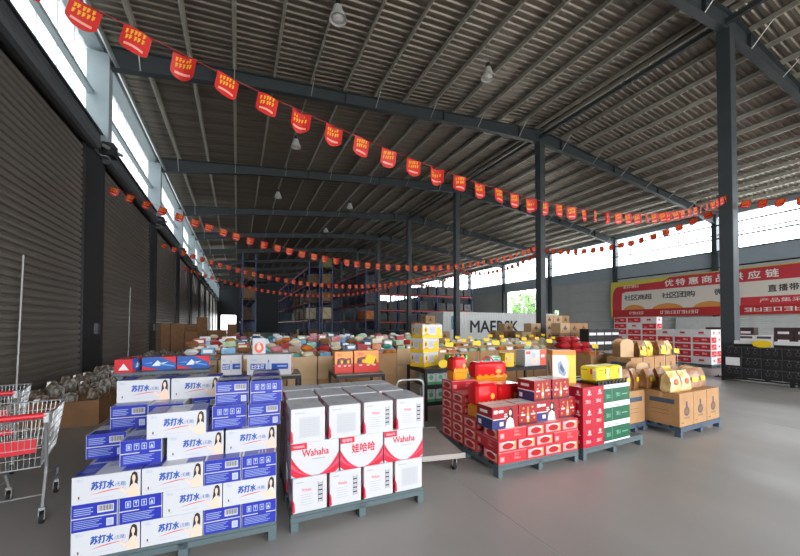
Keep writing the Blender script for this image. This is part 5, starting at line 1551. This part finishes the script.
# ================================================================== PALLET RACKING
M_RBLUE = mat('rack_blue', srgb('#20406e'), .45); M_RRED = mat('rack_red', srgb('#b0323a'), .45)
def rack(label, x0, y0, along, bays, depth, levels, hgt, bayw=2.7):
    """along 'y' : runs away from the camera ; 'x' : runs across the building"""
    r = empty('pallet_rack', (x0, y0, 0), math.pi / 2 if along == 'y' else 0)
    # local: x along, y depth (for 'y' racks local +y points to -X, so shift)
    off = -depth if along == 'y' else 0
    up = MB()
    for y in (0, depth - .09): up.box(0, .09, y + off, y + .09 + off, 0, hgt)
    k = 0; z = .3
    while z + .9 < hgt:
        a, b = (off + .05, off + depth - .05) if k % 2 == 0 else (off + depth - .05, off + .05)
        up.tube((.045, a, z), (.045, b, z + .9), .02, 4); z += .9; k += 1
    ume = up.mesh('upright_frame', M_RBLUE)
    for i in range(bays + 1): obj('upright_frame', ume, r, (i * bayw, 0, 0))
    bme = MB().box(.09, bayw, off - .02, off + .03, -.06, .06).mesh('beam', M_RRED)
    bme2 = MB().box(.09, bayw, off + depth - .03, off + depth + .02, -.06, .06).mesh('beam', M_RRED)
    dme = MB().box(.09, bayw, off + .03, off + depth - .03, .03, .055).mesh('deck_panel', M_BANDD)
    for lv in levels:
        for i in range(bays):
            obj('beam', bme, r, (i * bayw, 0, lv)); obj('beam', bme2, r, (i * bayw, 0, lv)); obj('deck_panel', dme, r, (i * bayw, 0, lv))
    tag(r, label, 'pallet rack', 'blue and red pallet racks')
LV = [2.0, 3.6, 5.2, 6.7]
rack('left blue pallet rack nearest the shutters', .35, 30.0, 'y', 9, 1.05, LV, 7.4)
rack('second rack of the left back-to-back pair', 1.5, 30.0, 'y', 9, 1.05, LV, 7.4) if False else None
rack('blue and red pallet rack in the middle, left one of the pair', 5.7, 30.5, 'y', 9, 1.0, LV, 7.2)
rack('blue and red pallet rack in the middle, right one of the pair', 6.85, 30.5, 'y', 9, 1.0, LV, 7.2)
rack('blue pallet rack with orange crates at its end', 11.0, 30.5, 'y', 9, 1.1, LV, 7.0)
rack('dark pallet rack running across, behind the white container', 14.6, 36.5, 'x', 5, 1.1, [1.9, 3.3, 5.2], 6.6)
LOADS = [('cream', mat('cream_load', srgb('#cdbd96'), .7, 0, .1, 3)), ('brown', mat('brown_load', srgb('#6e5137'), .75, 0, .2, 3)), ('tan', mat('tan_load', srgb('#8f7248'), .75, 0, .2, 3)), ('dark', mat('dark_wrapped_load', srgb('#23262b'), .4, 0, .3, 3)), ('orange', mat('orange_crate', srgb('#d0741e'), .5)), ('green', mat('green_net_load', srgb('#6d7b3a'), .6, 0, .4, 4))]
def load(x, y, z, w, d, h, k, label):
    cname, m = LOADS[k]
    o = empty('rack_load', (x, y, z))
    bd = MB()
    bd.box(0, w, 0, d, 0, .03)
    for q in (0, .45 * w, .9 * w): bd.box(q, q + .1 * w, 0, d, .03, .1)
    bd.box(0, w, 0, d, .1, .12).build('wooden_skid', M_KRAFT_D, o)
    nz = 2 if h > .8 else 1
    for a in range(2):
        for b in range(nz):
            MB().cbox(a * w / 2 + .004, (a + 1) * w / 2 - .004, .01, d - .01, .12 + b * (h - .12) / nz, .12 + (b + 1) * (h - .12) / nz - .006, .012).build('wrapped_case', m, o)
    tag(o, label, 'load', 'loads on the racks')
rr = random.Random(4)
WHERE = ['on the lowest level', 'on the second level', 'on the third level', 'on the top level']
def fill(xs_, ys_, zs, tagw, pick, skip=.15):
    for zi, z in enumerate(zs):
        for xi, x in enumerate(xs_):
            for yi, y in enumerate(ys_):
                if rr.random() < skip: continue
                k = pick(zi, yi, xi)
                load(x, y, z, .88 if len(ys_) > 1 or len(xs_) == 1 else 1.08, 1.08 if len(ys_) > 1 or len(xs_) == 1 else .9, rr.uniform(.9, 1.25), k, '%s load %s of the %s, %s slot' % (LOADS[k][0], WHERE[zi % 4], tagw, NTH[(yi if len(ys_) > 1 else xi)]))
fill([.42 - .02], [30.0 + .2 + 2.7 * (i // 2) + 1.25 * (i % 2) for i in range(8)], [.0, 2.06, 3.66, 5.26], 'rack nearest the shutters', lambda z, y, x: (1, 1, 2, 1)[(z + y) % 4], .25)
fill([5.75], [30.5 + .2 + 2.7 * (i // 2) + 1.25 * (i % 2) for i in range(8)], [.0, 2.06, 3.66, 5.26, ], 'middle rack, left side', lambda z, y, x: 0 if z == 1 else (1, 3, 2)[(z + y) % 3], .3)
fill([6.9], [30.7], [.0, 2.06, 3.66, 5.26, 6.76], 'middle rack, right side', lambda z, y, x: 0 if z in (1, 0) else (2 if z < 4 else 5), 0)
fill([11.05], [30.5 + .2 + 2.7 * (i // 2) + 1.25 * (i % 2) for i in range(6)], [.0, 2.06, 3.66, 5.26], 'rack with orange crates', lambda z, y, x: 4 if (z == 1 and y < 2) else 3, .15)
fill([14.6 + .2 + 2.7 * (i // 2) + 1.25 * (i % 2) for i in range(10)], [36.56], [.0, 1.96, 3.36, 5.26], 'cross rack', lambda z, y, x: 3, .1)

# ================================================================== LAMPS
M_LAMPW = mat('lamp_white_shade', srgb('#c9cac8'), .35)
M_LAMPG = mat('lamp_frosted_glass', srgb('#e6e6e2'), .3)
for i, (px, py, z) in enumerate([(338, 16, 9.5), (488, 75, 10.0), (296, 145, 9.6), (278, 196, 9.6), (350, 207, 9.8), (326, 231, 9.8)]):
    d = (z - CAMH) / ray(px, py).z
    p = at_d(px, py, d)
    l = empty('high_bay_lamp', p)
    MB().lathe([(.06, .26), (.10, .24), (.13, .12), (.22, -.08), (.225, -.10), (.20, -.09), (.11, .11), (0.0, .2)], 18).build('shade', M_LAMPW, l)
    MB().lathe([(0, -.11), (.12, -.09), (.19, -.03), (.19, -.02), (0, -.015)], 16).build('diffuser', M_LAMPG, l)
    MB().lathe([(.0, .25), (.07, .25), (.07, .40), (.03, .43), (0, .43)], 12).build('gear_housing', M_DARK, l)
    MB().tube((0, 0, .42), (0, 0, zroof(p.x) - p.z), .008, 5).build('hanging_rod', M_PIPE, l)
    tag(l, ['large high-bay lamp nearest the camera, at the top of the picture', 'high-bay lamp hanging left of the middle column row', 'unlit high-bay lamp below the second rafter', 'small unlit lamp above the shutter-side flags', 'distant unlit lamp above the middle rack', 'farthest unlit lamp above the dark racks'][i], 'lamp', 'high-bay lamps')

# ================================================================== BUNTING
M_FLAG = mat('red_flag_paper', srgb('#dd2a22'), .5)
M_FLAGY = mat('flag_yellow_print', srgb('#f3c12c'), .5)
M_FLAGP = mat('flag_pale_print', srgb('#f6b9a4'), .5)
for m_ in (M_FLAG, M_FLAGY, M_FLAGP):      # thin paper lets some daylight through
    nt = m_.node_tree; b = nt.nodes['Principled BSDF']; out = nt.nodes['Material Output']
    tl = nt.nodes.new('ShaderNodeBsdfTranslucent'); tl.inputs[0].default_value = b.inputs['Base Color'].default_value
    mx = nt.nodes.new('ShaderNodeMixShader'); mx.inputs[0].default_value = .4
    nt.links.new(b.outputs[0], mx.inputs[1]); nt.links.new(tl.outputs[0], mx.inputs[2]); nt.links.new(mx.outputs[0], out.inputs[0])
def flag_meshes(bend, w=.215, h=.235):
    cols = 6
    def off(t): return bend * (math.sin(t * math.pi) - .3 * t)
    top, bot, mid1, mid2 = [], [], [], []
    fl = MB(); pr = MB()
    xs_ = [i / cols for i in range(cols + 1)]
    low = [-.80, -.93, -.98, -1.0, -.98, -.93, -.80]
    vs = [((t - .5) * w, off(t), 0) for t in xs_] + [((t - .5) * w, off(t) * 1.4, -.72 * h) for t in xs_] + [((t - .5) * w * .96, off(t) * 1.6, low[i] * h) for i, t in enumerate(xs_)]
    n = cols + 1
    fl.add(vs, [(i, i + 1, n + i + 1, n + i) for i in range(cols)] + [(n + i, n + i + 1, 2 * n + i + 1, 2 * n + i) for i in range(cols)])
    rnd = random.Random(int(bend * 1000) + 5)
    for s in (-1,):
        for r_ in range(2):                      # two rows of brush-like strokes
            for i in range(5):
                tc = .18 + .14 * i + .03 * r_ + rnd.uniform(-.02, .02); zc_ = -(.24 + .23 * r_ - .025 * i) * h
                for (ax, az, bx, bz) in ((-.05, .06, .045, .075), (-.045, -.02, .04, .0), (.0, .09, -.02, -.09)):
                    x0_, x1_ = tc + ax, tc + bx; z0_, z1_ = zc_ + az * h, zc_ + bz * h
                    nx, nz = -(z1_ - z0_), (x1_ - x0_) * w; ln = math.hypot(nx, nz) or 1; nx, nz = nx / ln * .0055, nz / ln * .0055
                    P_ = lambda t, z, dx, dz: ((t - .5) * w + dx, off(t) * 1.2 + s * .003, z + dz)
                    pr.add([P_(x0_, z0_, nx, nz), P_(x1_, z1_, nx, nz), P_(x1_, z1_, -nx, -nz), P_(x0_, z0_, -nx, -nz)], [(0, 1, 2, 3)], 0)
        for i in range(1, 5):
            t0, t1 = xs_[i], xs_[i + 1]
            pr.add([((t0 - .5) * w, off(t0) * 1.45 + s * .003, -.70 * h), ((t1 - .5) * w, off(t1) * 1.45 + s * .003, -.70 * h), ((t1 - .5) * w, off(t1) * 1.5 + s * .003, -.8 * h), ((t0 - .5) * w, off(t0) * 1.5 + s * .003, -.8 * h)], [(0, 1, 2, 3)], 1)
    return fl.mesh('flag', M_FLAG), pr.mesh('flag_print', [M_FLAGY, M_FLAGP])
FLAGS = [flag_meshes(b) for b in (-.03, -.015, .01, .025, .04)]
M_CORD = mat('bunting_cord', srgb('#a03028'), .7)
rf = random.Random(12)
def bunting(label, pts_fn, length_n, step=.40, skip=()):
    """pts_fn(t) t in 0..1 gives a point ; flags hang every step metres"""
    pts = [Vector(pts_fn(i / 60)) for i in range(61)]
    b = empty('bunting', pts[0])
    o = pts[0]
    MB().path([p - o for p in pts], .004, 4).build('cord', M_CORD, b)
    acc = 0; nxt = .2
    for a, c in zip(pts, pts[1:]):
        seg = (c - a).length
        while nxt <= acc + seg:
            p = a + (c - a) * ((nxt - acc) / seg); d = c - a
            fm, pm = rf.choice(FLAGS)
            g = obj('flag', fm, b, p - o)
            g.rotation_euler = (rf.uniform(-.12, .12), math.atan2(-d.z, math.hypot(d.x, d.y)) * (1 if abs(d.x) > abs(d.y) else -1), (math.atan2(d.y, d.x) if abs(d.x) > abs(d.y) else math.atan2(-d.y, -d.x)) + rf.uniform(-.35, .35))
            obj('flag_print', pm, g)
            nxt += step * rf.uniform(.92, 1.08)
        acc += seg
    tag(b, label, 'bunting', 'red flag bunting')
def across(ya, yb):
    def fn(t):
        x = XL + .3 + (XC - .2 - XL - .3) * t
        return (x, ya + (yb - ya) * t, 3.95 + .0225 * (x - 5) ** 2)
    return fn
def first(t):
    x = XL + .3 + (XC - .2 - XL - .3) * t
    return (x, 3.9 + (x + 1) * 1.1 / 14.5, 3.805 + .021 * (x - 4.3) ** 2)
bunting('nearest string of red flags crossing above the pallets', first, 0)
for k, f in enumerate((Y0 + BAY, Y0 + 2 * BAY, Y0 + 3 * BAY)):
    bunting('%s string of red flags crossing from the shutters to the column row' % ['second', 'third', 'fourth', 'fifth'][k], across(f - .3, f), 0)
for k in range(-1, 3):
    ya, yb_ = Y0 + k * BAY, Y0 + (k + 1) * BAY
    bunting('red flags strung along the column row, %s' % ['from the nearest column towards the camera', 'between the nearest and second columns', 'between the second and third columns', 'between the third and fourth columns', 'between the fourth and fifth columns'][k + 1],
            (lambda ya=ya, yb_=yb_: (lambda t: (XC + .24, ya + .06 + (yb_ - ya - .12) * t, 5.45 - 1.9 * .32 * 4 * t * (1 - t) * .9)))(), 0)

# ================================================================== OUTSIDE THE SIDE GATE
M_LEAF = mat('tree_leaf', srgb('#5f8f3c'), .6, 0, .3, 2)
M_BARK = mat('tree_bark', srgb('#6b5a48'), .8)
rt_ = random.Random(3)
for i, (x, y, h, rad) in enumerate(((41, 38.0, 7.5, 3.2), (46, 46.5, 8.5, 3.2), (50, 41, 8, 3.0))):
    t = empty('roadside_tree', (x, y, -.29))
    MB().tube((0, 0, 0), (.1, 0, h * .55), .16, 8, 0, .09).build('trunk', M_BARK, t)
    for q in range(3):
        a = q * 2.1; MB().tube((.08, 0, h * .42), (rad * .5 * math.cos(a), rad * .5 * math.sin(a), h * .72), .07, 6, 0, .03).build('branch', M_BARK, t)
    lf = MB()
    for q in range(1500):
        a, b_, c_ = rt_.uniform(0, 6.28), rt_.uniform(-1, 1), rt_.uniform(.35, 1) ** .5
        s_ = math.sqrt(1 - b_ * b_)
        k_ = rad * c_ * (1 + .2 * math.sin(3 * a) + .15 * math.sin(5 * b_ + a))
        p = Vector((k_ * s_ * math.cos(a), k_ * s_ * math.sin(a), h * .68 + k_ * b_ * .85))
        u = Vector((rt_.uniform(-1, 1), rt_.uniform(-1, 1), rt_.uniform(-1, 1))).normalized(); v = u.orthogonal().normalized()
        z_ = .22
        lf.add([p - u * z_, p + v * z_ * .5, p + u * z_, p - v * z_ * .5], [(0, 1, 2, 3)])
    lo = lf.build('foliage', M_LEAF, t); lo['kind'] = 'stuff'
    tag(t, ['green tree outside the side gate, nearest the opening', 'green tree outside, behind the nearest one', 'green tree outside, farthest back'][i], 'tree', 'trees outside the gate')
b = empty('white_building', (58, 52, -.29))
MB().box(0, 8, 0, 14, 0, 8).build('wall', M_WHITEWALL, b); MB().box(-.3, 8.3, -.3, 14.3, 8, 8.3).build('roof', M_PANEL, b)
for i in range(3):
    for z in (1.2, 4.8):
        w = MB().box(-.05, .02, 1.5 + i * 4.2, 3.6 + i * 4.2, z, z + 1.8).build('window', M_DARK, b)
tag(b, 'pale building outside, glimpsed through the side gate', 'building')
